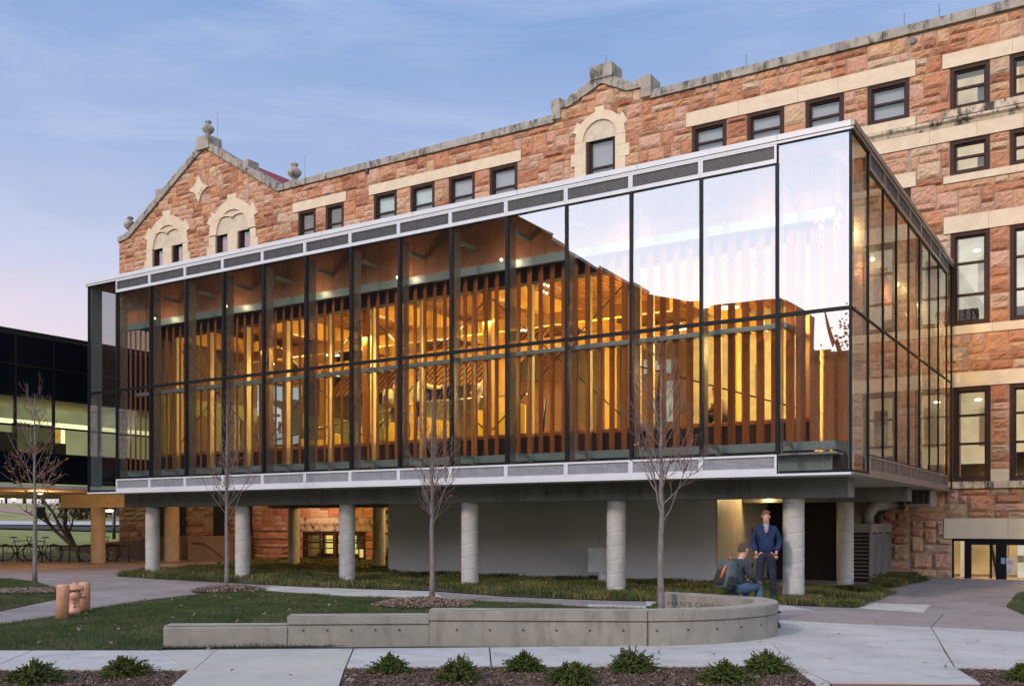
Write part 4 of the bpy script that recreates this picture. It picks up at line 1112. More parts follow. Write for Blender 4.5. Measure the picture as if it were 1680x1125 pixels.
# balcony stair with rail crossing the hall
mb = MB(); mb.tube([(-19.5, 4.2, 4.15), (-13.2, 4.2, 5.05), (-9.5, 4.2, 5.05)], .03, 6); mb.tube([(-19.5, 4.2, 3.85), (-13.2, 4.2, 4.75)], .018, 6)
for t in range(7): mb.tube([(-19.5+t*1.0, 4.2, 3.2+t*.14), (-19.5+t*1.0, 4.2, 4.15+t*.143)], .014, 5)
mb.build('stair_rail', 'steel', pav)
# pilotis and concrete beams
def column(X, Y, z1, r_=.21, mat='column_concrete', name='column'):
    mb = MB(); n = 28; pr = []; zz = 0; 
    steps = int(z1/.0125); vs = []
    turns = z1/.30
    for i in range(steps+1):
        z = z1*i/steps
        for k in range(n):
            a = 2*PI*k/n; f_ = (z/.30-a/(2*PI)*.6) % 1
            rr = r_-(.009 if f_ < .075 else 0); vs.append((X+rr*math.cos(a), Y+rr*math.sin(a), z))
    fs = [(i*n+k, i*n+(k+1) % n, (i+1)*n+(k+1) % n, (i+1)*n+k) for i in range(steps) for k in range(n)]
    mb.add(vs, fs, 0, .5, True); return mb.build(name, mat, pav, loc=(X, Y, 0))
cols = [-1.4-3.93*k for k in range(6)]
for X in cols: column(X, 1.15, 2.06)
for X in cols: column(X if X < -2 else -1.85, 7.15, 2.10)
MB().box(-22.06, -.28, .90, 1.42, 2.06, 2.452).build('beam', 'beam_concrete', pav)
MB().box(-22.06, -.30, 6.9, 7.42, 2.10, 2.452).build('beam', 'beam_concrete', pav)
MB().box(XW+.02, -.02, .15, YB-.1, 2.456, 2.54).build('soffit', 'soffit', pav)
for k in range(1, 6):
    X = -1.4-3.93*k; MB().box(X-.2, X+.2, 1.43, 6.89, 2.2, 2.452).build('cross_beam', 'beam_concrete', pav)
# white enclosure under the pavilion, in panels
px_ = [-15.05, -11.6, -7.78, -4.5]
for a, b in zip(px_, px_[1:]):
    MB().box(a+.004, b-.004, 5.1, 5.16, .03, 2.45).build('wall_panel', 'white_wall', pav)
MB().box(-15.05, -4.52, 5.165, 10.6, .02, 2.45).build('enclosure', 'white_wall', pav)
for a, b in ((5.1, 7.72), (7.73, 9.0), (9.01, 10.6)):
    MB().box(-4.515, -4.47, a+.004, b-.004, .03, 2.45).build('enclosure_door', 'door_paint', pav)
for z in (.35, 1.3, 2.2):
    MB().box(-4.47, -4.45, 7.70, 7.76, z, z+.14).build('hinge', 'black_metal', pav)
MB().box(-4.4, -2.35, 9.0, 10.9, .02, 2.44).build('opening_shade_block', 'ceiling_black', pav)  # solid black block standing in for the shade of an opening
MB().box(-2.34, -2.2, 8.9, 11.0, .0, 2.44).build('opening_jamb', 'cabinet', pav)
# black panels on the stone wall, standing in for the shade of doorways
for a, b in ((259.5, 269), (294.5, 304), (350, 373), (405.5, 413.5)):
    X0, X1 = onY(a, 900, YB-.12)[0], onY(b, 900, YB-.12)[0]
    MB().box(X0, X1, YB-.12, YB-.10, .02, 2.5).build('doorway_shade_panel', 'ceiling_black', hall)

# lamps inside the hall: pendant reflectors
def pendant_proto():
    t = thing('pendant_lamp', 'shallow white pendant lamp', 'lamp', (0, 0, 0))
    mb = MB(); mb.lathe([(.05, .20), (.09, .18), (.13, .10), (.24, .02), (.25, 0), (.23, 0)], (0, 0, 0), 18); mb.build('lamp_shade', 'sign_white', t)
    MB().lathe([(.23, .012), (.12, .0), (.001, -.01)], (0, 0, 0), 16).build('bulb', 'lamp_glow', t)
    MB().tube([(0, 0, .2), (0, 0, 1.5)], .008, 4).build('cord', 'black_metal', t)
    return t
pp = [((545,583),5.2,'pendant lamp left of the first wide timber column, just above the mid rail'),
 ((440,597),5.2,'pendant lamp farthest west in the hall, partly hidden by a black mullion'),
 ((722,556),5.0,'largest pendant lamp in the middle of the hall between two wood fins'),
 ((862,541),5.0,'pendant lamp hanging right of centre below the row of small spotlights'),
 ((650,604),7.5,'pendant lamp showing just under the mid rail left of the standing people'),
 ((553,616),8.5,'far pendant lamp seen below the mid rail at the left end of the yellow panels'),
 ((1112,540),5.0,'pendant lamp hanging near the east end beside the pale wall'),
 ((1195,505),4.0,'square bright pendant lamp close to the top glass of the east bays')]
pr0 = None
for i, ((x, y), Y, lb) in enumerate(pp):
    X, Z = onY(x, y, Y)
    o = pr0 if i == 0 and pr0 else (pendant_proto() if pr0 is None else copy_tree(pr0)); pr0 = pr0 or o
    o.location = (X, Y, Z); o['label'] = lb; o['group'] = 'pendant lamps in the pavilion hall'
for (X, Y, Z, E) in [(-19.2, 5.5, 6.3, 50), (-15.2, 4.3, 6.2, 75), (-15.2, 7.9, 5.6, 50), (-11.2, 4.5, 6.2, 100), (-11.2, 8.2, 5.8, 80), (-7.3, 4.6, 6.2, 90), (-7.3, 8.0, 6, 70), (-3.4, 4.4, 6.1, 110), (-3.4, 8.4, 6, 130), (-1.6, 3.2, 5.6, 60), (-1.9, 10.2, 6, 90), (-19.0, 9.5, 4.6, 40)]:
    lamp('pendant_light', 'POINT', (X, Y, Z-.05), E*3.5, (1., .67, .23), .30, parent=None)
for (x, y) in ((841,459),(848,462),(855,465),(862,468),(869,470),(887,463),(893,466),(899,469),(891,478),(897,481)):
    X, Z = onY(x, y, 4.4); MB().bubble((X, 4.4, Z), .035, .035, .035, 8).build('spotlight', 'lamp_glow', pav)
# pale tables/desk backs glowing yellow along the raked seating
yel = [(493,511.6,719,731,0),(513,532,720,729,0),(543.7,556,710,726,3),(582,603.6,701,724,3),(630,651,691,722,2),(684,706,683,717,2),(707,730,687,717,2),(731,753,690,716,0),(784,800,672,713,0),(801,828,675,713,3),(849,861,661,710,4)]
for i, (a, b, t, bt_, lean) in enumerate(yel):
    Yp = 3.0; X0, Z1 = onY(a+lean, t, Yp); X1, _q = onY(b, t, Yp); Xb0, Z0 = onY(a, bt_, Yp); Xb1, _q = onY(b, bt_, Yp)
    mb = MB(); mb.prism([(Xb0, Z0-.5), (Xb1, Z0-.5), (X1, Z1-.06), (X0, Z1)], Yp, Yp+.06)
    o = mb.build('bench_end', 'yellow_panel', loc=(X0, Yp, Z0))
    tag(o, ['short yellow bench panel nearest the white picture backdrop', 'low yellow bench panel just right of the lowest one by the backdrop', 'narrow yellow bench panel left of the first bright orange timber column', 'yellow bench panel just right of the bright orange timber column', 'tall yellow bench panel left of the man with the backpack', 'yellow bench panel at the right leg of the standing man in the pale shirt', 'middle one of three joined yellow bench panels behind the fins', 'right hand one of three joined yellow bench panels', 'yellow bench panel below the bending man in the white shirt', 'wide yellow bench panel right of the bending man', 'narrow slanted yellow panel farthest right, beside a leaning dark post'][i], 'bench', 'yellow bench panels in the hall')
for (a, t, b, bt_) in ((897,655,888,710),(851,662,845,700),(637,692,631,722)):
    A = onY(a, t, 2.9); Bq = onY(b, bt_, 2.9); MB().tube([(A[0], 2.9, A[1]), (Bq[0], 2.9, Bq[1]-.3)], .03, 6).build('leaning_post', 'black_metal', pav)
lamp('bench_fill', 'AREA', (-11.6, 1.95, 6.6), 260, (1., .74, .30), 5.0, rot=(R(24), 0, 0), sy=.3)  # added fill lamps to brighten the yellow panels, no fixtures modelled
lamp('bench_fill', 'AREA', (-16.2, 1.95, 6.6), 110, (1., .74, .30), 3.0, rot=(R(24), 0, 0), sy=.3)
# picture screen in the hall, emissive stand-in for a view through a window
emit('backdrop_sky', (.62, .78, .80), .62); emit('backdrop_white', (.85, .92, .93), .72); emit('backdrop_tan', (.30, .22, .12), .5); emit('backdrop_tree', (.16, .17, .09), .5); emit('backdrop_ground', (.55, .62, .58), .55)
Ys = 6.0
def sc_poly(pts, mat, dy, nm, parent):
    P_ = [onY(x, y, Ys) for x, y in pts]; return MB().prism(P_, Ys-dy-.004, Ys-dy).build(nm, mat, parent)
X0, Z0 = onY(372, 722, Ys); X1, Z1 = onY(492, 628, Ys)
backdrop = thing('picture_backdrop', 'large bright screen standing in for a window view of a white building and trees', 'backdrop', ((X0+X1)/2, Ys, Z0))
sc_poly([(372,733), (494,731), (494,632), (372,626)], 'interior_dark', -.06, 'backdrop_frame', backdrop)
sc_poly([(374,730), (492,729), (492,636), (374,628)], 'backdrop_sky', 0, 'picture_sky', backdrop)
sc_poly([(374,730), (492,729), (492,705), (374,712)], 'backdrop_ground', .006, 'picture_ground', backdrop)
sc_poly([(374,660), (410,654), (440,661), (462,672), (462,692), (440,688), (374,690)], 'backdrop_white', .012, 'picture_building', backdrop)
sc_poly([(374,680), (410,678), (462,692), (462,711), (374,713)], 'backdrop_tan', .018, 'picture_arcade', backdrop)
sc_poly([(441,661), (452,655), (462,658), (474,654), (490,656), (492,711), (463,712), (462,671)], 'backdrop_tree', .010, 'picture_trees', backdrop)
for x in (412, 443, 455): sc_poly([(x, 680), (x+2, 680), (x+2, 711), (x, 711)], 'backdrop_white', .024, 'picture_post', backdrop)
for (a, b, c_, d) in ((374,670,382,673),(411,666,420,668),(440,675,446,679),(446,679,461,684)): sc_poly([(a, b), (c_, b), (c_, d), (a, d)], 'backdrop_tan', .026, 'picture_window', backdrop)
# boards on the pale wall at the east end
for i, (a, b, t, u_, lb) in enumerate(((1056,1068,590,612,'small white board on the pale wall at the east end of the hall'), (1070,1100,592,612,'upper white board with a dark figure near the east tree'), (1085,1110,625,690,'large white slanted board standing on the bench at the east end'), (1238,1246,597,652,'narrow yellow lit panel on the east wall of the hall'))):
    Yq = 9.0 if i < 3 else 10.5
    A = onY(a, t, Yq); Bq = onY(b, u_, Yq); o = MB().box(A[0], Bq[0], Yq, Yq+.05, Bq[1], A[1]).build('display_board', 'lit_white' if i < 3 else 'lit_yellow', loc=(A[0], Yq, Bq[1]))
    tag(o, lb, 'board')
# warm downlights under the pavilion
for (X, Y, E, c_) in ((-25.5, 6.5, 120, (1., .42, .12)), (-29, 2.5, 150, (1., .42, .12)), (-21.5, 9.0, 80, (1., .42, .12)), (-18.6, 8.6, 80, (1., .62, .20)), (-16.3, 8.6, 80, (1., .66, .22)), (-24.0, 9.9, 90, (1., .42, .12)), (-3.75, 6.9, 60, (1., .68, .30)), (-2.6, 9.5, 6, (1., .62, .28)), (-34, 3, 40, (1., .45, .14)), (-.7, 10.2, 10, (1., .55, .25))):
    z = 2.38 if X > -22.4 else 2.6
    MB().lathe([(.09, z+.04), (.09, z+.01), (.001, z)], (X, Y, 0), 12).build('downlight', 'lamp_orange', pav)
    lamp('downlight_lamp', 'POINT', (X, Y, z-.12), E*(1.3 if c_[1] > .5 else .7), c_, .08)

# ------------------------------------------------------------------ dark glass wing to the west
wing = thing('dark_office_wing', 'black glass office wing with a lit strip of windows, raised over the plaza', 'building', (-26, 0, 0))
WX = -26.0; ZW0, ZW1 = 2.72, 7.68; Ya, Yb2 = -4.3, 9.5
ym = [1.087+1.33*k for k in range(-4, 6)]
zrow = [ZW0+.25, 3.84, 4.72, 5.66, 6.66, ZW1-.06]
mb = MB(); mb.box(WX-14, WX-.02, Ya, Yb2, ZW1, ZW1+.12); mb.build('roof', 'black_frame', wing)
MB().box(WX-14, WX, Ya, Yb2, ZW0, ZW0+.10).build('soffit', 'soffit', wing)
MB().box(WX-14, WX-3.2, Ya, Yb2, ZW0+.11, ZW1-.01).build('core_wall', 'office_wall', wing)
MB().box(WX-3.2, WX-.15, Ya, Yb2, 5.72, 5.80).build('office_ceiling', 'interior_wall', wing)
MB().box(WX-3.2, WX-.15, Ya, Yb2, 3.0, 3.05).build('office_floor', 'carpet', wing)
MB().box(WX-3.15, WX-2.9, Ya, Yb2, 5.05, 5.22).build('cove_light', 'strip_light', wing)
MB().box(WX-3.19, WX-3.0, Ya, Yb2, 4.1, 5.04).build('office_wall', 'office_wall', wing)
for i, y in enumerate(ym):
    MB().box(WX-.06, WX+.03, y-.035, y+.035, ZW0+.11, ZW1).build('mullion', 'black_frame', wing)
for z in zrow:
    MB().box(WX-.05, WX+.02, Ya, Yb2, z-.03, z+.03).build('transom', 'black_frame', wing)
for y0_, y1_ in zip(ym, ym[1:]):
    for z0_, z1_ in zip(zrow, zrow[1:]):
        lit_ = 3.8 < z0_ < 5.6
        MB().add([(WX, y0_+.035, z0_+.03), (WX, y1_-.035, z0_+.03), (WX, y1_-.035, z1_-.03), (WX, y0_+.035, z1_-.03)], [(0, 1, 2, 3)]).build('pane' if lit_ else 'dark_panel', 'window_glass_dim' if lit_ and 'window_glass_dim' in MAT else ('window_glass' if lit_ else 'dark_glass'), wing)
for (y, w2, mt) in ((1.55, .06, 'strip_light'), (2.35, .06, 'strip_light'), (2.75, .22, 'office_amber'), (3.1, .05, 'strip_light'), (4.4, .15, 'office_amber')):
    MB().box(WX-2.6, WX-2.5, y-w2, y+w2, 3.9, 5.0).build('lit_partition', mt, wing)
for (y, w2, z0_, z1_) in ((1.2, .25, 3.9, 5.0), (1.95, .3, 3.9, 5.0), (-.9, .5, 3.9, 4.35), (2.2, .6, 3.9, 4.4), (.45, .55, 3.9, 4.65)):
    MB().box(WX-2.2, WX-1.9, y-w2, y+w2, z0_, z1_).build('cupboard', 'office_dim' if z1_ > 4.8 else 'ceiling_black', wing)
MB().box(WX-14, WX-.03, Ya-.1, Ya, ZW0, ZW1).build('end_wall', 'dark_glass', wing)
lamp('office_light', 'AREA', (WX-1.5, 2, 5.6), 30, (.95, 1., .55), 2.0, rot=(0, 0, 0), sy=8)
def wcol(X, Y, r_, z1):
    MB().lathe([(r_, 0), (r_, z1)], (X, Y, 0), 24).build('column', 'column_concrete', wing)
X, Y = onY(161, 900, 5.8)[0], 5.8
wcol(X, Y, .27, 2.2); X2 = onY(282, 900, 8.3)[0]; wcol(X2, 8.3, .30, 2.3)
MB().box(onY(103, 820, 5.6)[0], -22.4, 5.5, 6.2, 2.18, 2.71).build('beam', 'column_concrete', wing)
for (X, Y) in ((-33, -6), (-33, -12), (-29, -12)): wcol(X, Y, .27, 2.72)

# ------------------------------------------------------------------ ramp walls, rails, service gear
def wall_run(name, pts, thick, mat, label, cat, group=None):
    # pts: (px, py_bottom, py_top)
    base = [onZ(a, b) for a, b, c_ in pts]; tops = [EYE-(c_-HY)/F*depth(*q) for q, (a, b, c_) in zip(base, pts)]
    mb = MB()
    for (p, zt1), (q, zt2) in zip(zip(base, tops), zip(base[1:], tops[1:])):
        a = Vector((*p, 0)); b = Vector((*q, 0)); n_ = Vector((-(b-a).y, (b-a).x, 0)).normalized()*thick
        if n_.y < 0: n_ = -n_
        vs = [a, b, b+n_, a+n_, a+Vector((0,0,zt1)), b+Vector((0,0,zt2)), b+n_+Vector((0,0,zt2)), a+n_+Vector((0,0,zt1))]
        mb.add(vs, [(0,3,2,1), (4,5,6,7), (0,1,5,4), (1,2,6,5), (2,3,7,6), (3,0,4,7)])
    o = mb.build(name, mat, loc=(base[0][0], base[0][1], 0)); return tag(o, label, cat, group)
wall_run('ramp_wall', [(120,912.5,896), (170,914,889.5), (237,917,884), (258,917.3,880.5), (299,918.5,879)], .3, 'ramp_concrete', 'long concrete ramp wall rising towards the stone building behind the bicycle racks', 'wall')
wall_run('ramp_wall', [(308,919.5,880), (382,919,878), (402,918,878)], .35, 'ramp_concrete', 'short square concrete wall with a sloping handrail under the pavilion', 'wall')
rr_ = []
hr = MB(); p0 = onZ(316, 919); 
def hp(x, y, f_=0): 
    b = onZ(x, 919.4); return (b[0], b[1]-.06, EYE-(y-HY)/F*depth(*b))
hr.tube([hp(316,891), hp(336,891), hp(368,915)], .022, 6); o = hr.build('handrail', 'black_metal', loc=(*p0, 0)); tag(o, 'black sloping handrail fixed to the short concrete wall', 'handrail')
# curved planter with the old tree
tc_ = onZ(104, 912); tcd = (tc_[0]-_s*1.2, tc_[1]+_c*1.2)
mb = MB(); mb.lathe([(1.25, 0), (1.25, .42), (1.22, .45), (1.0, .45), (1.0, .35)], (tcd[0], tcd[1], 0), 32); o = mb.build('round_planter', 'ramp_concrete', loc=(tcd[0], tcd[1], 0)); tag(o, 'low round concrete planter holding the dark multi-stemmed tree', 'planter')
# railing by the basement doors
def railing(name, x0, x1, Y, zs_, label, posts):
    t = thing(name, label, 'railing', ((x0+x1)/2, Y, 0))
    for z in zs_: MB().tube([(x0, Y, z), (x1, Y, z)], .022, 6).build('rail', 'black_metal', t)
    for x in posts: MB().tube([(x, Y, 0), (x, Y, zs_[0])], .025, 6).build('post', 'black_metal', t)
    return t
YR = 9.9
xa, za = onY(415, 872.5, YR); xb = onY(556, 872, YR)[0]
railing('guard_rail', xa, xb+2.2, YR, [onY(500, 871.5, YR)[1], onY(500, 884.5, YR)[1], onY(500, 898, YR)[1]], 'black three-bar guard rail in front of the lit basement doors', [xa, onY(491, 872, YR)[0], onY(528, 872, YR)[0], xb+1.0])
X, Z = onY(475, 870, 11.5); o = MB().tube([(X, 11.5, .02), (X, 11.5, 2.45)], .045, 8).build('drain_pipe', 'grey_metal', hall)
# louvred cabinet and ducts at the east end
cab = thing('louvred_cabinet', 'tall pale louvred equipment cabinet under the east end of the pavilion', 'cabinet', (-1.8, 9.5, 0))
c0, c1, cz = 8.5, 11.0, 1.55
mb = MB(); mb.box(-2.12, -2.06, c0, c0+.06, 0, cz); mb.box(-1.56, -1.50, c0, c0+.06, 0, cz); mb.box(-2.06, -1.56, c0, c0+.06, 1.32, cz)
for y in (8.56, 9.3, 10.05, 10.3, 10.94): mb.box(-1.56, -1.5, y, y+.06, 0, cz)
mb.box(-1.56, -1.5, 8.62, 10.94, 1.32, cz); mb.box(-1.56, -1.5, 8.62, 10.94, .10, .16); mb.build('frame', 'cabinet', cab)
for k in range(12): MB().box(-2.06, -1.56, c0+.01, c0+.05, .12+k*.1, .14+k*.1).build('blade', 'cabinet', cab)
for a, b in ((8.62, 9.3), (9.36, 10.05), (10.36, 10.94)):
    MB().box(-1.57, -1.53, a+.08, b-.08, .2, 1.28).build('panel', 'cabinet_blue', cab)
MB().box(-2.1, -1.6, c0+.08, 10.98, .02, cz-.02).build('core', 'ceiling_black', cab)
mb = MB(); mb.tube([(-1.75, 9.2, cz), (-1.75, 9.2, 1.8), (-1.6, 9.4, 2.05), (-1.2, 9.9, 2.12)], .17, 10); mb.build('duct', 'cabinet', cab)
mb = MB(); mb.tube([(-1.75, 10.2, cz), (-1.75, 10.2, 1.8), (-1.55, 10.4, 2.05), (-1.1, 10.7, 2.12)], .14, 10); mb.build('duct', 'ceiling_black', cab)
gr = thing('hanging_grille', 'small box with dark vertical grilles hung below the soffit near the stone wall', 'vent', (-.6, 9.7, 2.0))
X0, X1 = onY(1483, 810, 9.4)[0], onY(1527, 810, 9.4)[0]
MB().box(X0, X1, 9.45, 10.3, 2.02, 2.44).build('casing', 'cabinet', gr)
for k in range(4):
    a = X0+.05+(X1-X0-.06)*k/4; MB().box(a, a+(X1-X0)/4-.05, 9.425, 9.452, 2.08, 2.42).build('grille', 'ceiling_black', gr)
# small white pedestal box in front of the white enclosure
bx_ = onZ(988, 957); dd = depth(*bx_)
pb = thing('pedestal_box', 'small white electrical box on a stub pedestal beside a concrete column', 'utility box', (bx_[0], bx_[1], 0))
MB().lathe([(.12, 0), (.12, .30)], (bx_[0], bx_[1], 0), 14).build('pedestal', 'white_box', pb)
w_ = 28/F*dd; zt_ = EYE-(898-HY)/F*dd; zb_ = EYE-(940.5-HY)/F*dd
mb = MB(); mb.prism([(bx_[1]-.13, zb_+.05), (bx_[1]-.10, zb_), (bx_[1]+.12, zb_), (bx_[1]+.12, zt_), (bx_[1]-.13, zt_)], bx_[0]-w_*.78, bx_[0]+w_*.3, plane='YZ'); mb.build('box', 'white_box', pb)
# ------------------------------------------------------------------ what the glass reflects: the hall across the lawn
opp = thing('opposite_building', 'tall dark brick building across the lawn, seen only as a reflection in the glass', 'building', (-80, -50, 0))
prof = [(-150, 0), (-15.8, 0), (-15.8, 16.6), (-16.9, 17.3), (-22.5, 17.4), (-26.9, 18.6), (-29.7, 20.5), (-33.7, 23.1), (-39.4, 26.9), (-44, 29.5), (-60, 30.5), (-62, 34), (-150, 34)]
MB().prism(prof, -55, -50).build('wall', 'opp_brick', opp)
zz_ = onY(1350, 588, 75)[1]
low = thing('added_low_block', 'added low dark block across the lawn, mirrored along the foot of the corner pane', 'building', (10, -75, 0))  # added block, closes the bright gap in the mirrored skyline
MB().box(-24, 60, -85, -75, 0, zz_).build('wall', 'opp_brick', low)  # body of the added block
MB().prism([(-24.5, zz_), (60.5, zz_), (58, zz_+.5), (-22, zz_+.5)], -85.5, -74.5).build('roof', 'opp_roof', low)  # top of the added block
k = 0
for zz in (3.0, 7.0, 11.0, 15.0, 19.0):
    x = -21.
    while x > -120:
        if zz+2.2 < 17 or x < -36:
            w_o = MB().box(x-1.3, x, -49.97, -49.8, zz, zz+2.1).build('window', 'window_frame', opp)
        x -= 4.2

def inpoly(P_, poly):
    x, y = P_[:, 0], P_[:, 1]; c = np.zeros(len(P_), bool); n = len(poly); j = n-1
    for i in range(n):
        xi, yi = poly[i]; xj, yj = poly[j]
        m = ((yi > y) != (yj > y)) & (x < (xj-xi)*(y-yi)/((yj-yi) or 1e-9)+xi); c ^= m; j = i
    return c
def scatter(poly, n, seed, xr=None):
    g = np.random.default_rng(seed); A = np.array(poly); lo = A.min(0); hi = A.max(0)
    if xr: lo = np.maximum(lo, (xr[0], xr[2])); hi = np.minimum(hi, (xr[1], xr[3]))
    P_ = g.uniform(lo, hi, (n, 2)); return P_[inpoly(P_, poly)], g
def polyarea(poly):
    return abs(sum(poly[i-1][0]*poly[i][1]-poly[i][0]*poly[i-1][1] for i in range(len(poly))))/2
def trimesh(name, V, mat, rnd, kind='stuff', parent=None, quads=False):
    # V: (n,k,3) faces of k corners each
    n, k, _ = V.shape
    me = bpy.data.meshes.new(name); me.vertices.add(n*k); me.vertices.foreach_set('co', V.reshape(-1).astype(np.float32))
    me.loops.add(n*k); me.loops.foreach_set('vertex_index', np.arange(n*k, dtype=np.int32))
    me.polygons.add(n); me.polygons.foreach_set('loop_start', np.arange(0, n*k, k, dtype=np.int32)); me.polygons.foreach_set('loop_total', np.full(n, k, dtype=np.int32))
    me.materials.append(MAT[mat]); at = me.attributes.new('rnd', 'FLOAT_COLOR', 'CORNER')
    c = np.repeat(rnd, k); cc = np.stack([c, c, c, np.ones_like(c)], 1).astype(np.float32); at.data.foreach_set('color', cc.reshape(-1))
    me.update(calc_edges=True); me.validate()
    o = bpy.data.objects.new(name, me); COL.objects.link(o)
    if kind: o['kind'] = kind
    if parent is not None:
        o.parent = parent; o.location = -worldloc(parent)
    return o
def blades(name, polys, dens, h0, h1, wd, mat, seed, lean=.5, z0=.02, xr=None, clump=0, label=None, bend=True, avoid=()):
    allV = []; allR = []
    for q, poly in enumerate(polys):
        A = np.array(poly); lo = A.min(0); hi = A.max(0)
        if xr: lo = np.maximum(lo, (xr[0], xr[2])); hi = np.minimum(hi, (xr[1], xr[3]))
        n = int(dens*(hi-lo).prod())
        if clump:
            P_, g = scatter(poly, max(2, n//clump), seed+q, xr)
            P_ = np.repeat(P_, clump, 0)+g.normal(0, .035, (len(P_)*clump, 2))
        else: P_, g = scatter(poly, n, seed+q, xr)
        for (ax, ay, ar) in avoid:
            P_ = P_[np.hypot(P_[:, 0]-ax, P_[:, 1]-ay) > ar]
        n = len(P_); 
        if not n: continue
        h = g.uniform(h0, h1, n)*(.75+.5*np.sin(P_[:, 0]*1.7+P_[:, 1]*.9)**2); a = g.uniform(0, 2*PI, n); L_ = g.uniform(.15, 1, n)*lean*h; b = g.uniform(0, 2*PI, n)
        base = np.concatenate([P_, np.full((n, 1), z0)], 1); side = np.stack([np.cos(a), np.sin(a), a*0], 1)*wd/2
        mid = base+np.stack([np.cos(b)*L_*.35, np.sin(b)*L_*.35, h*.6], 1); tip = base+np.stack([np.cos(b)*L_, np.sin(b)*L_, h*(1-.25*L_/h/lean if bend else 1)], 1)
        V1 = np.stack([base-side, base+side, mid+side*.8], 1); V2 = np.stack([base-side, mid+side*.8, mid-side*.8], 1); V3 = np.stack([mid-side*.8, mid+side*.8, tip], 1)
        r = g.beta(2, 2.6, n)
        if bend: allV += [V1, V2, V3]; allR += [r, r, r]
        else: allV += [np.stack([base-side, base+side, tip], 1)]; allR += [r]
    o = trimesh(name, np.concatenate(allV), mat, np.concatenate(allR))
    return o
tree_spots = [(onZ(57, 958)), onZ(372, 966), onZ(709, 988), onZ(1085, 1025)]
mounds = [(onZ(30, 972), 1.35, .75), (onZ(376, 970.5), .85, .8), (onZ(694, 994), .95, .9)]
av = [(m[0][0], m[0][1], m[1]*.8) for m in mounds]
g_o = blades('grass', [lawn_poly], 2600, .022, .05, .007, 'grass_blade', 3, .7, xr=(-20, 1, -14, 2), bend=False, avoid=av)
tag(g_o, 'short green lawn between the walk and the concrete planter wall', 'grass')
g_o = blades('grass', [lawn2_poly], 1500, .02, .05, .008, 'grass_blade', 5, .7, xr=(-24, -10, -14, 2), bend=False, avoid=av)
tag(g_o, 'small patch of lawn at the left edge of the picture by the tall thin tree', 'grass')
g_o = blades('grass', [lawn3_poly], 1500, .02, .05, .008, 'grass_blade', 6, .7, xr=(-2, 8, -4, 12), bend=False)
tag(g_o, 'patch of lawn at the right edge beside the entrance walk', 'grass')
enc = [(-15.2, 5.0), (-4.3, 5.0), (-4.3, 11), (-15.2, 11)]
SLABPOLY = [[onZ(*q, .022) for q in p] for p in sl]
def bedblades(name, poly, dens, h0, h1, seed, lb, xr):
    P_, g = scatter(poly, int(dens*(xr[1]-xr[0])*(xr[3]-xr[2])/9), seed, xr)
    keep = ~((P_[:, 0] > -15.1) & (P_[:, 0] < -4.4) & (P_[:, 1] > 5.05)); P_ = P_[keep]
    P_ = P_[np.sin(P_[:, 0]*2.1+np.sin(P_[:, 1]*3.3))+np.cos(P_[:, 1]*2.7+P_[:, 0]) > -1.1]
    k = 9; P_ = np.repeat(P_, k, 0)+g.normal(0, .05, (len(P_)*k, 2)); n = len(P_)
    h = g.uniform(h0, h1, n)*(.7+.6*np.abs(np.sin(P_[:, 0]*1.3+np.cos(P_[:, 1]*1.9)))); a = g.uniform(0, 2*PI, n); b = g.uniform(0, 2*PI, n); L_ = g.uniform(.3, 1.4, n)*h
    base = np.concatenate([P_, np.full((n, 1), .02)], 1); side = np.stack([np.cos(a), np.sin(a), a*0], 1)*.006
    mid = base+np.stack([np.cos(b)*L_*.4, np.sin(b)*L_*.4, h*.8], 1); tip = base+np.stack([np.cos(b)*L_, np.sin(b)*L_, h*.75], 1)
    V = np.concatenate([np.stack([base-side, base+side, mid+side*.8], 1), np.stack([base-side, mid+side*.8, mid-side*.8], 1), np.stack([mid-side*.8, mid+side*.8, tip], 1)])
    r = g.beta(2, 2, n); o = trimesh(name, V, 'cover_blade', np.concatenate([r, r, r])); tag(o, lb, 'ground cover')
bedblades('ground_cover', bedA, 700, .06, .17, 21, 'strappy green and yellow ground cover in the long bed under the pavilion', (-32, 0, -1, 11.4))
bedblades('ground_cover', bedB, 700, .06, .15, 22, 'ground cover in the small bed to the right of the last front column', (-3, 4, -1, 8))
bedblades('ground_cover', bedC, 600, .07, .18, 23, 'dark ground cover in the little bed beside the louvred cabinet', (-3, 4, 5, 12))
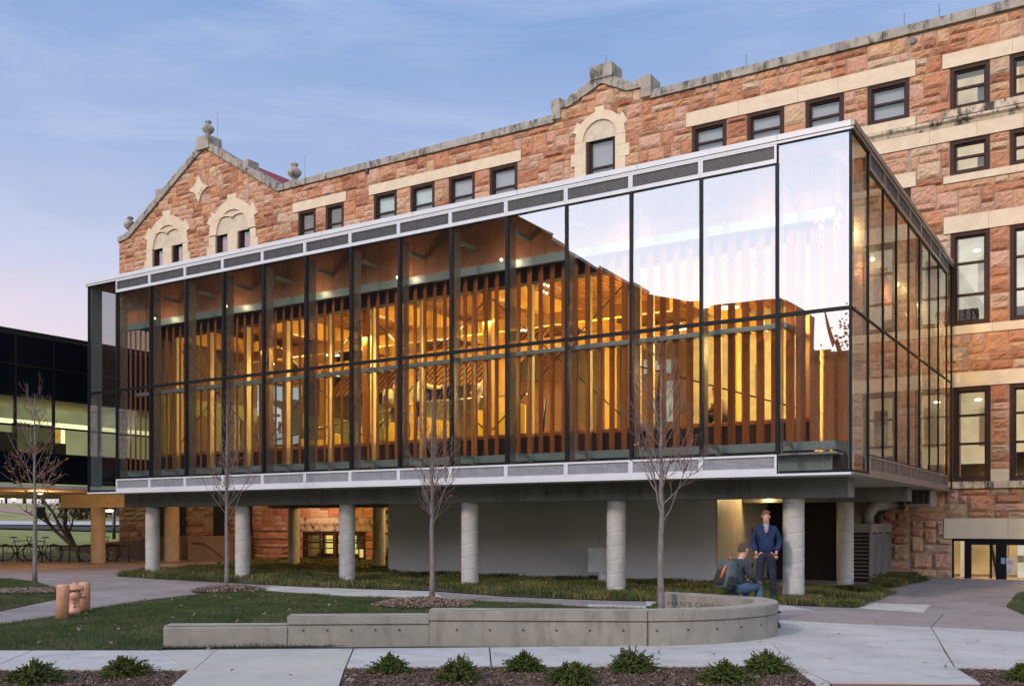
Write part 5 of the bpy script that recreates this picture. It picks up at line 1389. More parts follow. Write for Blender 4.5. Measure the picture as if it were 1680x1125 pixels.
# mulch chips
def chips(name, polys, dens, sz, mat, seed, lb, z0, xr=None, mound=None, cat='mulch'):
    Vs = []; Rs = []
    for q, poly in enumerate(polys):
        A = np.array(poly); lo = A.min(0); hi = A.max(0)
        if xr: lo = np.maximum(lo, (xr[0], xr[2])); hi = np.minimum(hi, (xr[1], xr[3]))
        P_, g = scatter(poly, int(dens*(hi-lo).prod()), seed+q, xr); n = len(P_)
        a = g.uniform(0, 2*PI, n); l = g.uniform(.5, 1.5, n)*sz; w_ = l*g.uniform(.25, .6, n); t = g.normal(0, .35, n); t2 = g.normal(0, .35, n)
        u = np.stack([np.cos(a), np.sin(a), np.sin(t)], 1)*l[:, None]/2; v = np.stack([-np.sin(a), np.cos(a), np.sin(t2)], 1)*w_[:, None]/2
        z = np.full((n, 1), z0)+g.uniform(.0, .012, (n, 1))
        if not mound:
            bad = np.zeros(len(P_), bool)
            for sp_ in SLABPOLY: bad |= inpoly(P_, sp_)
            P_, z, u, v = P_[~bad], z[~bad], u[~bad], v[~bad]; n = len(P_)
        if mound:
            (mx0, my0), mr, mh = mound; d = np.hypot(P_[:, 0]-mx0, P_[:, 1]-my0)/mr; z = z+(np.clip(1-d**2, 0, 1)*mh)[:, None]
        c = np.concatenate([P_, z], 1)
        Vs.append(np.stack([c-u-v, c+u-v, c+u+v, c-u+v], 1)); Rs.append(g.beta(1.6, 2.4, n))
    o = trimesh(name, np.concatenate(Vs), mat, np.concatenate(Rs)); tag(o, lb, cat)
chips('mulch', [mulch_polys[0]], 2600, .022, 'mulch_chip', 31, 'brown shredded mulch in the bed at bottom left', .018, (-6.5, -2, -14.5, -10))
chips('mulch', [mulch_polys[1]], 3400, .020, 'mulch_chip', 32, 'brown shredded mulch in the long bed with the row of junipers at the bottom', .018, (-3.2, 2.4, -12.5, -7.5))
chips('mulch', [mulch_polys[2]], 2600, .022, 'mulch_chip', 33, 'brown shredded mulch in the bed at the bottom right corner', .018, (1.5, 4.5, -10, -6))
def circ(c, rx, ry, n=20): # long axis along the camera's right
    return [(c[0]+rx*math.cos(2*PI*k/n)*_c-ry*math.sin(2*PI*k/n)*_s, c[1]+rx*math.cos(2*PI*k/n)*_s+ry*math.sin(2*PI*k/n)*_c) for k in range(n)]
ml = ['pale bark mulch patch round the thin tree at the left edge', 'pale bark mulch mound round the young tree in the middle of the lawn', 'pale bark mulch mound round the young tree by the planter step']
for (c, rx, ry), lb in zip(mounds, ml):
    chips('bark_mulch', [circ(c, rx, ry)], 2300, .035, 'bark_chip', int(rx*100), lb, .03, None, (c, max(rx, ry)*1.05, .13 if rx < 1.2 else .04))
    mb = MB(); pts = circ(c, rx*.96, ry*.96, 24); pi = circ(c, rx*.5, ry*.5, 24)
    hh = .11 if rx < 1.2 else .03
    vs = [(p[0], p[1], .021) for p in pts]+[(p[0], p[1], .021+hh*.75) for p in pi]+[(c[0], c[1], .021+hh)]
    mb.add(vs, [(k, (k+1) % 24, 24+(k+1) % 24, 24+k) for k in range(24)]+[(24+k, 24+(k+1) % 24, 48) for k in range(24)], 0, .5, True)
    mb.build('mulch_mound', 'mulch_soil', kind='structure')
# a few fallen leaves
fl = []; g = np.random.default_rng(9)
P_ = np.concatenate([scatter(lawn_poly, 380, 4, (-14, 0, -12, 1))[0], scatter(bedA, 300, 8, (-22, 0, 0, 5))[0], scatter(mulch_polys[1], 240, 12, (-3.2, 2.4, -12.5, -7.5))[0], scatter([(-14, -12), (4, -12), (4, 8), (-14, 4)], 260, 14)[0]])
n = len(P_); a = g.uniform(0, 2*PI, n); l = g.uniform(.02, .045, n); c = np.concatenate([P_, np.full((n, 1), .055)], 1)
u = np.stack([np.cos(a), np.sin(a), g.normal(0, .3, n)], 1)*l[:, None]; v = np.stack([-np.sin(a), np.cos(a), g.normal(0, .3, n)], 1)*l[:, None]*.6
tag(trimesh('fallen_leaves', np.stack([c-u, c-v, c+u, c+v], 1), 'bark_chip', g.uniform(.05, .5, n)), 'dry brown leaves scattered over the lawn and planting', 'leaves')

# ------------------------------------------------------------------ curved concrete planter wall
ZT = .46
def ot(x, y, z=ZT): return Vector((*onZ(x, y, z), 0))
Lft = Vector((*onZ(268, 1063), 0)); S1 = Vector((*onZ(471, 1061.8), 0)); S2 = Vector((*onZ(704, 1060.2), 0)); 
outer_top = [ot(1070, 1001.8), ot(1135, 1000.6), ot(1190, 998.6), ot(1240, 995.0), ot(1268, 991.5), ot(1277.3, 987.3), ot(1275.0, 984.3), ot(1266.6, 981.9), ot(1247, 979.0), ot(1201, 976.6), ot(1161.7, 973.6), ot(1097, 970.4)]
# straighten the front run onto one line and smooth the nose with a spline
A0 = Lft; A1 = outer_top[0]
def catmull(P_, m=6):
    out_ = []
    for i in range(len(P_)-1):
        p0, p1, p2, p3 = P_[max(i-1, 0)], P_[i], P_[i+1], P_[min(i+2, len(P_)-1)]
        for k in range(m):
            t = k/m; out_.append(.5*((2*p1)+(p2-p0)*t+(2*p0-5*p1+4*p2-p3)*t*t+(3*p1-p0-3*p2+p3)*t**3))
    out_.append(P_[-1]); return out_
nose = catmull(outer_top)
front_dir = (S2-Lft).normalized()
pl = thing('planter_wall', 'long stepped concrete planter wall that curls into a rounded seat at its right end', 'planter wall', (Lft.x, Lft.y, 0))
def offset_path(path, d):
    o_ = []
    for i, p in enumerate(path):
        t = (path[min(i+1, len(path)-1)]-path[max(i-1, 0)]).normalized(); n_ = Vector((-t.y, t.x, 0)); o_.append(p+n_*d)
    return o_
def extrude_path(path, prof, name, mat, parent, caps=True):
    # prof: (inward offset, z) closed loop
    mb = MB(); m = len(prof); rings = [offset_path(path, d) for d, z in prof]
    for i in range(len(path)):
        for k, (d, z) in enumerate(prof): mb.v.append((rings[k][i].x, rings[k][i].y, z))
    for i in range(len(path)-1):
        for k in range(m):
            k2 = (k+1) % m; mb.f.append([i*m+k, i*m+k2, (i+1)*m+k2, (i+1)*m+k]); mb.m.append(0); mb.r.append(.5); mb.sm.append(False)
    if caps:
        mb.f.append([k for k in range(m)][::-1]); mb.m.append(0); mb.r.append(.5); mb.sm.append(False)
        mb.f.append([(len(path)-1)*m+k for k in range(m)]); mb.m.append(0); mb.r.append(.5); mb.sm.append(False)
    return mb.build(name, mat, parent)
TH = .34
def dense(a, b, n=8): return [a+(b-a)*i/n for i in range(n+1)]
S2b = S2
main = dense(S2b, nose[0], 14)[:-1]+nose
def zt_at(x, y, b): return EYE-(y-HY)/F*depth(b.x, b.y)
zlow = zt_at(0, 1026.5, Lft); zmid = zt_at(0, 1010.5, S1)
def wallprof(top, rim, g=.014, ch=.012):
    r0 = top-rim
    return [(g, 0), (g, r0-.022), (g+.018, r0-.016), (g+.018, r0-.004), (0, r0), (0, top-ch), (ch, top), (TH-ch, top), (TH, top-ch), (TH, 0)]
extrude_path(main, wallprof(ZT, .125), 'seat_wall', 'planter_concrete', pl)
extrude_path(dense(S1, S2-front_dir*.004), wallprof(zmid, .10), 'wall_step', 'planter_concrete', pl)
extrude_path(dense(Lft, S1-front_dir*.004), [(0, 0), (0, zlow-.03), (.03, zlow), (TH-.012, zlow), (TH, zlow-.012), (TH, 0)], 'wall_step', 'planter_concrete', pl)
# paler colour on the wall tops
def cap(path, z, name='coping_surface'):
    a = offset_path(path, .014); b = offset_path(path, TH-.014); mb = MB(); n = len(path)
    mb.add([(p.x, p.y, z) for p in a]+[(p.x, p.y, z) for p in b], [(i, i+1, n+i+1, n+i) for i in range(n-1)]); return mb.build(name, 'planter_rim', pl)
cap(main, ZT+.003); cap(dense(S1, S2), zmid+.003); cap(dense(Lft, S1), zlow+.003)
# groove lines and form-tie holes
for (a, b, z) in ((.10, .985, .33),):
    pass
def along(path, s):
    for p, q in zip(path, path[1:]):
        l = (q-p).length
        if s <= l: t = (q-p).normalized(); return p+t*s, t
        s -= l
    return path[-1], (path[-1]-path[-2]).normalized()
def tie(path, s, z):
    p, t = along(path, s); n_ = Vector((t.y, -t.x, 0)); c = p+n_*-.006; 
    mb = MB(); vs = [c+t*.013*math.cos(2*PI*k/10)+Vector((0, 0, .013*math.sin(2*PI*k/10)+z))-n_*-.0005 for k in range(10)]
    vs2 = [v_+n_*.004 for v_ in vs]
    mb.add(vs+vs2, [tuple(range(10, 20))]+[(k, (k+1) % 10, 10+(k+1) % 10, 10+k) for k in range(10)]); mb.build('tie_hole', 'joint_dark', pl)
for px in (1095, 1164, 1203, 1235, 1258): pass
for s in [.35+.42*i for i in range(11)]: tie(main, s, .215)
for s in [.2+.3*i for i in range(5)]: tie([S1, S2], s, .215)
for s in [.25+.33*i for i in range(5)]: tie([Lft, S1], s, .20)
# construction joint and the incised inscription on the inner face
for s in (2.75,):
    p, t = along(main, s); MB().bar(p+Vector((0, 0, .0))+t*0-Vector((t.y, -t.x, 0))*-.001, p+Vector((0, 0, .455))-Vector((t.y, -t.x, 0))*-.001, .005, .012, up=t).build('joint', 'joint_dark', pl)
bk = nose[::-1][:7]          # from the free end of the back leg
p0, p1 = bk[0], bk[6]
t = (p1-p0).normalized(); n_in = Vector((t.y, -t.x, 0))   # towards the camera
cu = bpy.data.curves.new('inscription', 'FONT'); cu.body = "MAN'S CHIEF PURPOSE"; cu.size = .155; cu.extrude = .002; cu.space_character = 1.06
to = bpy.data.objects.new('tmp_text', cu); COL.objects.link(to); bpy.context.view_layer.update()
me = bpy.data.meshes.new_from_object(to.evaluated_get(bpy.context.evaluated_depsgraph_get())); bpy.data.objects.remove(to)
me.materials.clear(); me.materials.append(MAT['incised'])
xs_ = [v.co.x for v in me.vertices]; wtxt = max(xs_)-min(xs_)
Ltot = 1.55
io = bpy.data.objects.new('inscription', me); COL.objects.link(io); io.parent = pl
inner_path = offset_path(nose, TH+.003)[::-1]
x0_ = min(xs_)
for v in me.vertices:
    s_ = .17+(v.co.x-x0_)*Ltot/wtxt; p, t = along(inner_path, s_); n_ = Vector((-t.y, t.x, 0))
    if n_.dot(p-(nose[0]+nose[-1])/2) > 0: n_ = -n_
    q = p+n_*v.co.z; v.co = Vector((q.x, q.y, .275+v.co.y*.66))-worldloc(pl)
io.location = (0, 0, 0)
io['label'] = 'incised line of capital letters on the inner face'

# ------------------------------------------------------------------ hydrant and its guard posts
hx, hy_ = onZ(122, 1008.5)
hyd = thing('fire_hydrant', 'faded pink orange fire hydrant standing between two short posts on the lawn', 'fire hydrant', (hx, hy_, 0))
k_ = 1.0
mb = MB(); mb.lathe([(.0, .02), (.105, .02), (.105, .10), (.085, .11), (.083, .26), (.10, .30), (.105, .36), (.09, .41), (.075, .44)], (hx, hy_, 0), 20); mb.build('barrel', 'hydrant_paint', hyd)
mb = MB(); mb.lathe([(.075, .425), (.15, .43), (.157, .445), (.155, .475), (.12, .50), (.07, .515), (.06, .53), (.03, .535), (.028, .57), (.001, .572)], (hx, hy_, 0), 20); mb.build('bonnet', 'hydrant_paint', hyd)
for k in range(8):
    a = 2*PI*k/8+.2; MB().tube([(hx+.128*math.cos(a), hy_+.128*math.sin(a), .40), (hx+.128*math.cos(a), hy_+.128*math.sin(a), .445)], .012, 6).build('bolt', 'dark_mark', hyd)
d1 = Vector((_c, _s, 0)); fw = Vector((_s, -_c, 0))    # camera right and towards the camera
def nozzle(dirv, r_, l, name):
    dirv = dirv.normalized(); c = Vector((hx, hy_, .335)); mb = MB()
    mb.tube([c, c+dirv*(.09+l*.3), c+dirv*(.09+l*.3), c+dirv*(.10+l*.75), c+dirv*(.10+l*.75), c+dirv*(.10+l)], [r_*.8, r_*.8, r_, r_, r_*.45, r_*.12], 14); mb.build(name, 'hydrant_paint', hyd)
nozzle(fw+d1*.35, .066, .06, 'steamer_cap'); nozzle(d1-fw*.1, .052, .11, 'hose_cap'); nozzle(-d1+fw*.3, .052, .09, 'hose_cap')
mb = MB(); c = Vector((hx, hy_, 0))+ (fw+d1*.35).normalized()*.096
ft = bpy.data.curves.new('num', 'FONT'); ft.body = '2'; ft.size = .12; ft.extrude = .001
to = bpy.data.objects.new('tmp_text', ft); COL.objects.link(to); bpy.context.view_layer.update()
me2 = bpy.data.meshes.new_from_object(to.evaluated_get(bpy.context.evaluated_depsgraph_get())); bpy.data.objects.remove(to); me2.materials.clear(); me2.materials.append(MAT['dark_mark'])
no = bpy.data.objects.new('number_mark', me2); COL.objects.link(no); no.parent = hyd; no.location = (c+Vector((-.02*_c, -.02*_s, .14)))-Vector((hx, hy_, 0)); no.rotation_euler = (PI/2, 0, PS+R(18))
def bollard(x, y, h, tilt, lb, seed):
    bx, by = onZ(x, y); t = Vector((_c*tilt, _s*tilt, 1)).normalized()
    r_ = .098; mb = MB(); n = 22; pr = [(0, -.03, r_), (0, h-.02, r_), (0, h-.006, r_*.95), (0, h, r_*.80), (0, h, .001)]
    mb.tube([Vector((bx, by, 0))+t*a for _, a, _r in pr], [q[2] for q in pr], n)
    root = thing('guard_post', lb, 'bollard', (bx, by, 0), 'hydrant guard posts')
    mb.build('post', 'hydrant_paint', root)
    rr = random.Random(seed)
    for i in range(6):
        a = rr.uniform(-.9, .9); z = rr.uniform(.08, h*.8); p = Vector((bx, by, 0))+t*z+(d1*math.sin(a)+fw*math.cos(a))*(r_+.0008)
        s1 = (d1*math.cos(a)-fw*math.sin(a)); m2_ = MB(); q = [(rr.uniform(.6, 1.2)*math.cos(2*PI*j/7), rr.uniform(.3, .9)*math.sin(2*PI*j/7)) for j in range(7)]
        w_ = rr.uniform(.008, .022); m2_.add([p+s1*u_*w_+Vector((0, 0, v_*w_*.5)) for u_, v_ in q], [tuple(range(7))]); m2_.build('paint_chip', 'paint_chip', root)
bollard(101.5, 1016, .57, .045, 'left guard post of the hydrant, the nearer and taller one', 1); bollard(138, 1003.5, .53, .02, 'right guard post of the hydrant, standing farther back', 2)

# ------------------------------------------------------------------ young bare trees
def young_tree(x, y, H_, crown0, spread, seed, lb, leaves=0, r0=.06, lean=0, twigmat='twig', nb=22):
    rr = random.Random(seed); t = thing('young_tree', lb, 'tree', (x, y, 0), 'young trees along the walk')
    n = 12; P_ = []
    for i in range(n+1):
        q = i/n; P_.append(Vector((x+lean*q+rr.uniform(-.012, .012)*H_*.25*(q > .1), y+rr.uniform(-.01, .01)*H_*.2*(q > .1), H_*q)))
    rad = [r0*(1.25 if i == 0 else 1)*(1-q_)**.8+.004 for i, q_ in [(i, i/n) for i in range(n+1)]]
    MB().tube(P_, rad, 9).build('trunk', 'bark', t)
    br = MB(); tips = []
    def bez(a, d, L_, up, m=5):
        pts = [a]; dd = d.normalized(); 
        for i in range(m):
            dd = (dd+Vector((rr.uniform(-.12, .12), rr.uniform(-.12, .12), up))).normalized(); pts.append(pts[-1]+dd*L_/m)
        return pts
    for b in range(nb):
        q = crown0+(1-crown0)*(b+.3*rr.random())/nb*.92; i = min(int(q*n), n-1); f_ = q*n-i; a = P_[i]*(1-f_)+P_[i+1]*f_
        az = b*2.399+rr.uniform(-.4, .4); inc = R(rr.uniform(32, 55)); d = Vector((math.cos(az)*math.sin(inc), math.sin(az)*math.sin(inc), math.cos(inc)))
        L_ = H_*(1-crown0)*rr.uniform(.62, .9)*(1-.55*(q-crown0)/(1-crown0))*spread
        pts = bez(a, d, L_, .17); rb = r0*(.24*(1-q)+.08)
        br.tube(pts, [rb*(1-.75*k/5) for k in range(6)], 5, cap=False)
        for s_ in range(rr.randint(4, 7)):
            k = rr.randint(1, 4); d2 = (pts[k+1]-pts[k]).normalized(); pd = d2.cross(Vector((rr.uniform(-1, 1), rr.uniform(-1, 1), rr.uniform(-1, 1)))).normalized()
            p2 = bez(pts[k], d2*.8+pd*.7, L_*rr.uniform(.22, .5), .12, 4); br.tube(p2, [max(.0042, rb*.45*(1-.6*j/4)) for j in range(5)], 4, 1, cap=False); tips.append(p2[-1])
            for s3 in range(rr.randint(1, 3)):
                k3 = rr.randint(1, 3); d3 = (p2[k3+1]-p2[k3]).normalized(); p3 = bez(p2[k3], d3*.9+Vector((rr.uniform(-.7, .7), rr.uniform(-.7, .7), .1)), L_*rr.uniform(.1, .24), .08, 3)
                br.tube(p3, [.0042, .0038, .0034, .0026], 3, 1, cap=False); tips.append(p3[-1]); tips.append(p3[1])
    br.build('crown', ['bark', twigmat], t)
    if leaves:
        lf = MB()
        for k in range(leaves):
            p = rr.choice([q_ for q_ in tips if q_.z < H_*(crown0+(1-crown0)*.55)] or tips)+Vector((rr.uniform(-.05, .05), rr.uniform(-.05, .05), -rr.uniform(0, .05)))
            u = Vector((rr.uniform(-1, 1), rr.uniform(-1, 1), rr.uniform(-1, 1))).normalized()*.028; v = u.cross(Vector((rr.uniform(-1, 1), rr.uniform(-1, 1), rr.uniform(-1, 1)))).normalized()*.02
            lf.add([p-u, p-v, p+u, p+v], [(0, 1, 2, 3)])
        lf.build('dry_leaves', 'orange_leaf', t)
    return t
def tH(x, ytop, b): return EYE-(ytop-HY)/F*depth(*b)
tb = tree_spots
young_tree(*tb[0], tH(57, 645, tb[0]), .38, .62, 41, 'thin bare tree at the left edge with orange leaves left on its lower twigs', 200, .055)
young_tree(*tb[1], tH(372, 655, tb[1]), .34, .50, 42, 'bare young tree on the mulch mound in the middle of the lawn', 46, .052)
young_tree(*tb[2], tH(709, 640, tb[2]), .34, .52, 43, 'bare young tree with reddish twigs standing behind the stepped planter wall', 14, .052, nb=26)
young_tree(*tb[3], tH(1085, 592, tb[3]), .38, .66, 44, 'tallest bare young tree growing inside the rounded planter, nearest the camera', 22, .052, nb=24)
# old multi-stemmed tree in the round planter
ot_ = thing('old_tree', 'dark multi-stemmed tree in the round planter beyond the bicycles', 'tree', (tcd[0], tcd[1], .35)); dT = depth(*tcd)
rr = random.Random(5); mb = MB(); tw = MB()
def pt(x, y, dd=0): r_ = _ray(x, y); q = (dT+dd); return Vector((CX+r_[0]*q, CY+r_[1]*q, EYE+r_[2]*q))
bs = Vector((tcd[0], tcd[1], .35))
for pts, r_ in (([(105, 893), (88, 868), (72, 845), (52, 822)], .10), ([(105, 893), (100, 866), (88, 842), (70, 818)], .10), ([(107, 893), (107, 862), (108, 836), (106, 815)], .13), ([(108, 880), (118, 862), (122, 838), (146, 837.5)], .05), ([(88, 868), (78, 858), (66, 850), (40, 838)], .05)):
    P_ = [pt(a, b, rr.uniform(-.6, .6) if i else 0) for i, (a, b) in enumerate(pts)]; 
    if pts[0][1] == 893: P_[0] = bs+Vector((rr.uniform(-.1,.1), 0, 0))
    mb.tube(P_, [r_, r_*.8, r_*.6, r_*.4], 7, cap=False)
    for p, q in zip(P_[1:], P_[2:]):
        for s_ in range(7):
            a = p+(q-p)*rr.random(); d = Vector((rr.uniform(-1, 1), rr.uniform(-1, 1), rr.uniform(.1, 1.2))).normalized(); L_ = rr.uniform(.5, 1.3)
            tw.tube([a, a+d*L_*.5, a+d*L_+Vector((0, 0, .15))], [.02, .012, .006], 4, cap=False)
mb.build('trunk', 'dark_bark', ot_); tw.build('crown', 'dark_bark', ot_)

# ------------------------------------------------------------------ junipers
def juniper_mesh(seed):
    g = np.random.default_rng(seed); V = []; Rn = []
    ns = 420
    for i in range(ns):
        az = g.uniform(0, 2*PI); el = R(g.uniform(2, 88)); L_ = .27*g.uniform(.80, 1.08)*(1-.22*math.sin(el))*(1+.16*math.sin(3*az+seed)+.10*math.sin(5*az))
        d = np.array([math.cos(az)*math.cos(el), math.sin(az)*math.cos(el), math.sin(el)*.74]); b0 = d*L_*g.uniform(.0, .25)
        r0_ = g.beta(2, 2)
        side = np.cross(d, [0, 0, 1.]); side /= np.linalg.norm(side)+1e-9; upv = np.cross(side, d)
        for k in range(32):
            q = .25+.75*(k+g.random())/32; p = b0+d*L_*q+np.array([0, 0, -.05*q*q*math.cos(el)])
            ww = .030*(1-q*.45); a = g.uniform(0, 2*PI); dv = d*.35+(side*math.cos(a)+upv*math.sin(a))*.85; dv /= np.linalg.norm(dv)
            sd_ = np.cross(dv, g.normal(0, 1, 3)); sd_ /= np.linalg.norm(sd_)+1e-9
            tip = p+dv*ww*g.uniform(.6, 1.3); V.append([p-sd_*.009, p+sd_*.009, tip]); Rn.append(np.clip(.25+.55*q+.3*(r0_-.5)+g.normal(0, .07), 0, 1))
    V = np.array(V); return V, np.array(Rn)
jm = []
for s_ in range(4):
    V, Rn = juniper_mesh(60+s_); V[:, :, 2] = np.maximum(V[:, :, 2], -.0)+.02
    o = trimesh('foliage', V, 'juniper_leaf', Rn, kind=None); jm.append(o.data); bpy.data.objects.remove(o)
sh = [(58, 1121, 96, 'juniper at the bottom left corner, left of a smaller one'), (204, 1110, 80, 'second juniper from the left, beside the short path'), (640, 1104, 68, 'juniper at the left end of the long mulch bed'), (752, 1119, 82, 'juniper near the lower picture edge, second in the long bed'),
      (860, 1101, 76, 'juniper close to the pavement, third in the long bed'), (940, 1123, 84, 'juniper in front of the pair in the middle of the long bed'), (1036, 1103, 80, 'juniper touching the pavement edge left of the two overlapping ones'), (1190, 1120, 88, 'front one of the two overlapping junipers at the right end of the bed'),
      (1257, 1104, 82, 'rear one of the two overlapping junipers, beside the wide pavement'), (1676, 1117, 62, 'juniper cut by the right edge of the picture')]
for i, (x, y, wpx, lb) in enumerate(sh):
    b = onZ(x, y); dd = depth(*b); t = thing('juniper', lb, 'shrub', (b[0], b[1], .01), 'low junipers in the mulch beds', rotz=i*1.7)
    s_ = wpx/F*dd/.53
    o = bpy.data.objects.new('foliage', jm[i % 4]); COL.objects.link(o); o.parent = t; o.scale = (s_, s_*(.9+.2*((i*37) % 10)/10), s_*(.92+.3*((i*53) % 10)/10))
    st = MB()
    for k in range(7): a = k*.9+i; st.tube([(0, 0, 0), (math.cos(a)*.08, math.sin(a)*.08, .06), (math.cos(a)*.17*s_, math.sin(a)*.17*s_, .10)], [.008, .006, .003], 4)
    so_ = st.build('stems', 'dark_bark'); so_.parent = t

# ------------------------------------------------------------------ bicycle rack and bicycles
RY = [onZ(-30, 922.0), onZ(211, 922.0)]
ra_, rb_ = Vector((*RY[0], 0)), Vector((*RY[1], 0)); dR = depth(*RY[1]); zr = EYE-(895-HY)/F*dR
rk = thing('bicycle_rack', 'long black bicycle rack of square hoops at the edge of the plaza', 'bicycle rack', tuple((ra_+rb_)/2))
MB().tube([ra_+Vector((0, 0, zr)), rb_+Vector((0, 0, zr))], .028, 8).build('rail', 'black_metal', rk)
for px in (-15, 5, 28, 69, 83, 99, 114, 130, 163, 177, 193, 211):
    q = (px+30)/241; p = ra_+(rb_-ra_)*q; MB().tube([p, p+Vector((0, 0, zr))], .024, 6).build('post', 'black_metal', rk)
def bike(px, py, ang, lb, frame_m, seed):
    b = onZ(px, py); t = thing('bicycle', lb, 'bicycle', (0, 0, 0), 'bicycles at the rack'); WR = .34
    for nm, x in (('wheel', -.52), ('wheel', .52)):
        mb = MB(); n = 28; pts = [(x+WR*math.cos(2*PI*k/n), 0, WR+WR*math.sin(2*PI*k/n)) for k in range(n+1)]; mb.tube(pts, .028, 6, cap=False); wo = mb.build(nm, 'tyre', t)
        mb = MB()
        for k in range(14): a = 2*PI*k/14; mb.tube([(x, .012*(-1)**k, WR), (x+(WR-.02)*math.cos(a), 0, WR+(WR-.02)*math.sin(a))], .003, 3, cap=False)
        mb.tube([(x, -.05, WR), (x, .05, WR)], .022, 8); mb.build('spokes', 'steel', wo)
    fm = MB(); seat = Vector((-.16, 0, .82)); bb = Vector((-.04, 0, .30)); head = Vector((.36, 0, .84)); hl_ = Vector((.40, 0, .70))
    for a, b2, r_ in ((bb, seat, .016), (bb, hl_, .018), (seat, head, .016), ((-.52, .0, WR), bb, .012), ((-.52, 0, WR), seat, .010), (hl_, (.52, 0, WR), .014), (hl_, head+Vector((-.02, 0, .06)), .02)): fm.tube([a, b2], r_, 6)
    fm.build('frame', frame_m, t)
    MB().tube([seat, seat+Vector((-.04, 0, .14))], .013, 6).build('seat_post', 'steel', t)
    MB().prism([(-.34, .96), (-.04, .95), (-.04, .98), (-.12, 1.0), (-.34, 1.01)], -.05, .05).build('saddle', 'black_metal', t)
    hb = MB(); st_ = head+Vector((-.02, 0, .06)); tp_ = st_+Vector((-.02, 0, .10)); hb.tube([st_, tp_], .014, 6); hb.tube([tp_+Vector((.04, -.30, .0)), tp_+Vector((.05, -.12, 0)), tp_, tp_+Vector((.05, .12, 0)), tp_+Vector((.04, .30, 0))], .013, 6); hb.build('handlebar', 'black_metal', t)
    cr = MB(); cr.lathe([(.09, -.006), (.09, .006), (.02, .008)], (-.04, .05, .30), 16, axis='Y'); cr.tube([(-.04, .06, .30), (.10, .07, .22)], .010, 5); cr.tube([(-.04, -.06, .30), (-.18, -.07, .38)], .010, 5); cr.build('crank', 'black_metal', t)
    t.location = (b[0], b[1], 0); t.rotation_euler = (R(3), 0, PS+R(ang)); return t
bike(30, 919, 42, 'leftmost bicycle with black tyres, leaning on the rack at the picture edge', 'black_metal', 1)
bike(66, 920, 212, 'second bicycle, half hidden by the thin tree trunk', 'black_metal', 2)
bike(162, 920, 40, 'red framed bicycle locked to the right part of the rack', 'bike_red', 3)

# ------------------------------------------------------------------ far left: lawns, paths, trees, lamp
def drape(name, pts, mat, lift, kind='structure', n=26):
    # pts: list of (angle px x, distance near, distance far)
    mb = MB(); vs = []
    for (x, d0_, d1_) in pts:
        r_ = _ray(x, HY)
        for dd in [d0_+(d1_-d0_)*k/4 for k in range(5)]: X, Y = CX+r_[0]*dd, CY+r_[1]*dd; vs.append((X, Y, hterr(X, Y)+lift))
    fs = [(i*5+k, (i+1)*5+k, (i+1)*5+k+1, i*5+k+1) for i in range(len(pts)-1) for k in range(4)]
    mb.add(vs, fs, 0, .5, True); return mb.build(name, mat, kind=kind)
X_ = list(range(-60, 261, 20))
drape('far_lawn', [(x, 48, 59) for x in X_], 'far_grass', .02)
drape('far_planting_strip', [(x, 59, 62.5) for x in X_], 'far_hedge', .10)
drape('far_path', [(x, 62.6+.01*x, 67+.01*x) for x in X_], 'far_path', .12)
drape('far_lawn', [(x, 67.2+.01*x, 105) for x in X_], 'far_grass_dry', .06)
drape('far_path', [(x, 76+max(0, (60-x))*.12, 84+max(0, 60-x)*.14) for x in (-60, -40, -20, 0, 20, 40, 55)], 'far_brick', .10)
drape('far_road', [(x, 106, 112) for x in X_], 'far_path', .12)
def leafball(name, c, rx, ry, rz, n, sz, mat, seed, parent=None, kind=None):
    g = np.random.default_rng(seed); 
    cl = g.normal(0, 1, (max(6, n//60), 3)); cl /= np.linalg.norm(cl, axis=1)[:, None]; cl *= g.uniform(.35, 1, (len(cl), 1))
    P_ = cl[g.integers(0, len(cl), n)]+g.normal(0, .17, (n, 3)); P_ = P_*np.array([rx, ry, rz])+np.array(c)
    u = g.normal(0, 1, (n, 3)); u /= np.linalg.norm(u, axis=1)[:, None]; w_ = np.cross(u, g.normal(0, 1, (n, 3))); w_ /= np.linalg.norm(w_, axis=1)[:, None]
    s_ = sz*g.uniform(.5, 1.2, (n, 1)); V = np.stack([P_-u*s_, P_-w_*s_*.7, P_+u*s_, P_+w_*s_*.7], 1)
    return trimesh(name, V, mat, g.random(n), kind, parent)
def big_tree(x, y, z0, H_, cr_, mat, seed, lb, grp, n=1500, sz=.28, trunk='dark_bark', t0=.3):
    t = thing('broadleaf_tree', lb, 'tree', (x, y, z0), grp); rr = random.Random(seed)
    MB().tube([(x, y, z0-.2), (x+rr.uniform(-.2, .2), y, z0+H_*.4), (x+rr.uniform(-.4, .4), y, z0+H_*.8)], [H_*.03, H_*.022, H_*.01], 8).build('trunk', trunk, t)
    lb_ = MB()
    for k in range(7):
        a = k*2.4; q = t0+.08*k; p = Vector((x, y, z0+H_*min(q, .75))); lb_.tube([p, p+Vector((math.cos(a)*cr_*.5, math.sin(a)*cr_*.5, H_*.12)), p+Vector((math.cos(a)*cr_*.85, math.sin(a)*cr_*.85, H_*.2))], [H_*.012, H_*.008, H_*.003], 5)
    lb_.build('limbs', trunk, t)
    leafball('crown', (x, y, z0+H_*.62), cr_, cr_, H_*.40, n, sz, mat, seed, t); return t
rr = random.Random(77)
flbl = ['far tree with rusty leaves at the left picture edge', 'far dark tree left of the thin trunk', 'far reddish tree directly behind the thin trunk', 'far tree above the dark sign board', 'far dark bushy tree left of the orange beam', 'far tree mostly hidden by the orange beam', 'far low tree seen right of the round column', 'far dark tree behind the lamp post', 'far tree at the corner of the stone building']
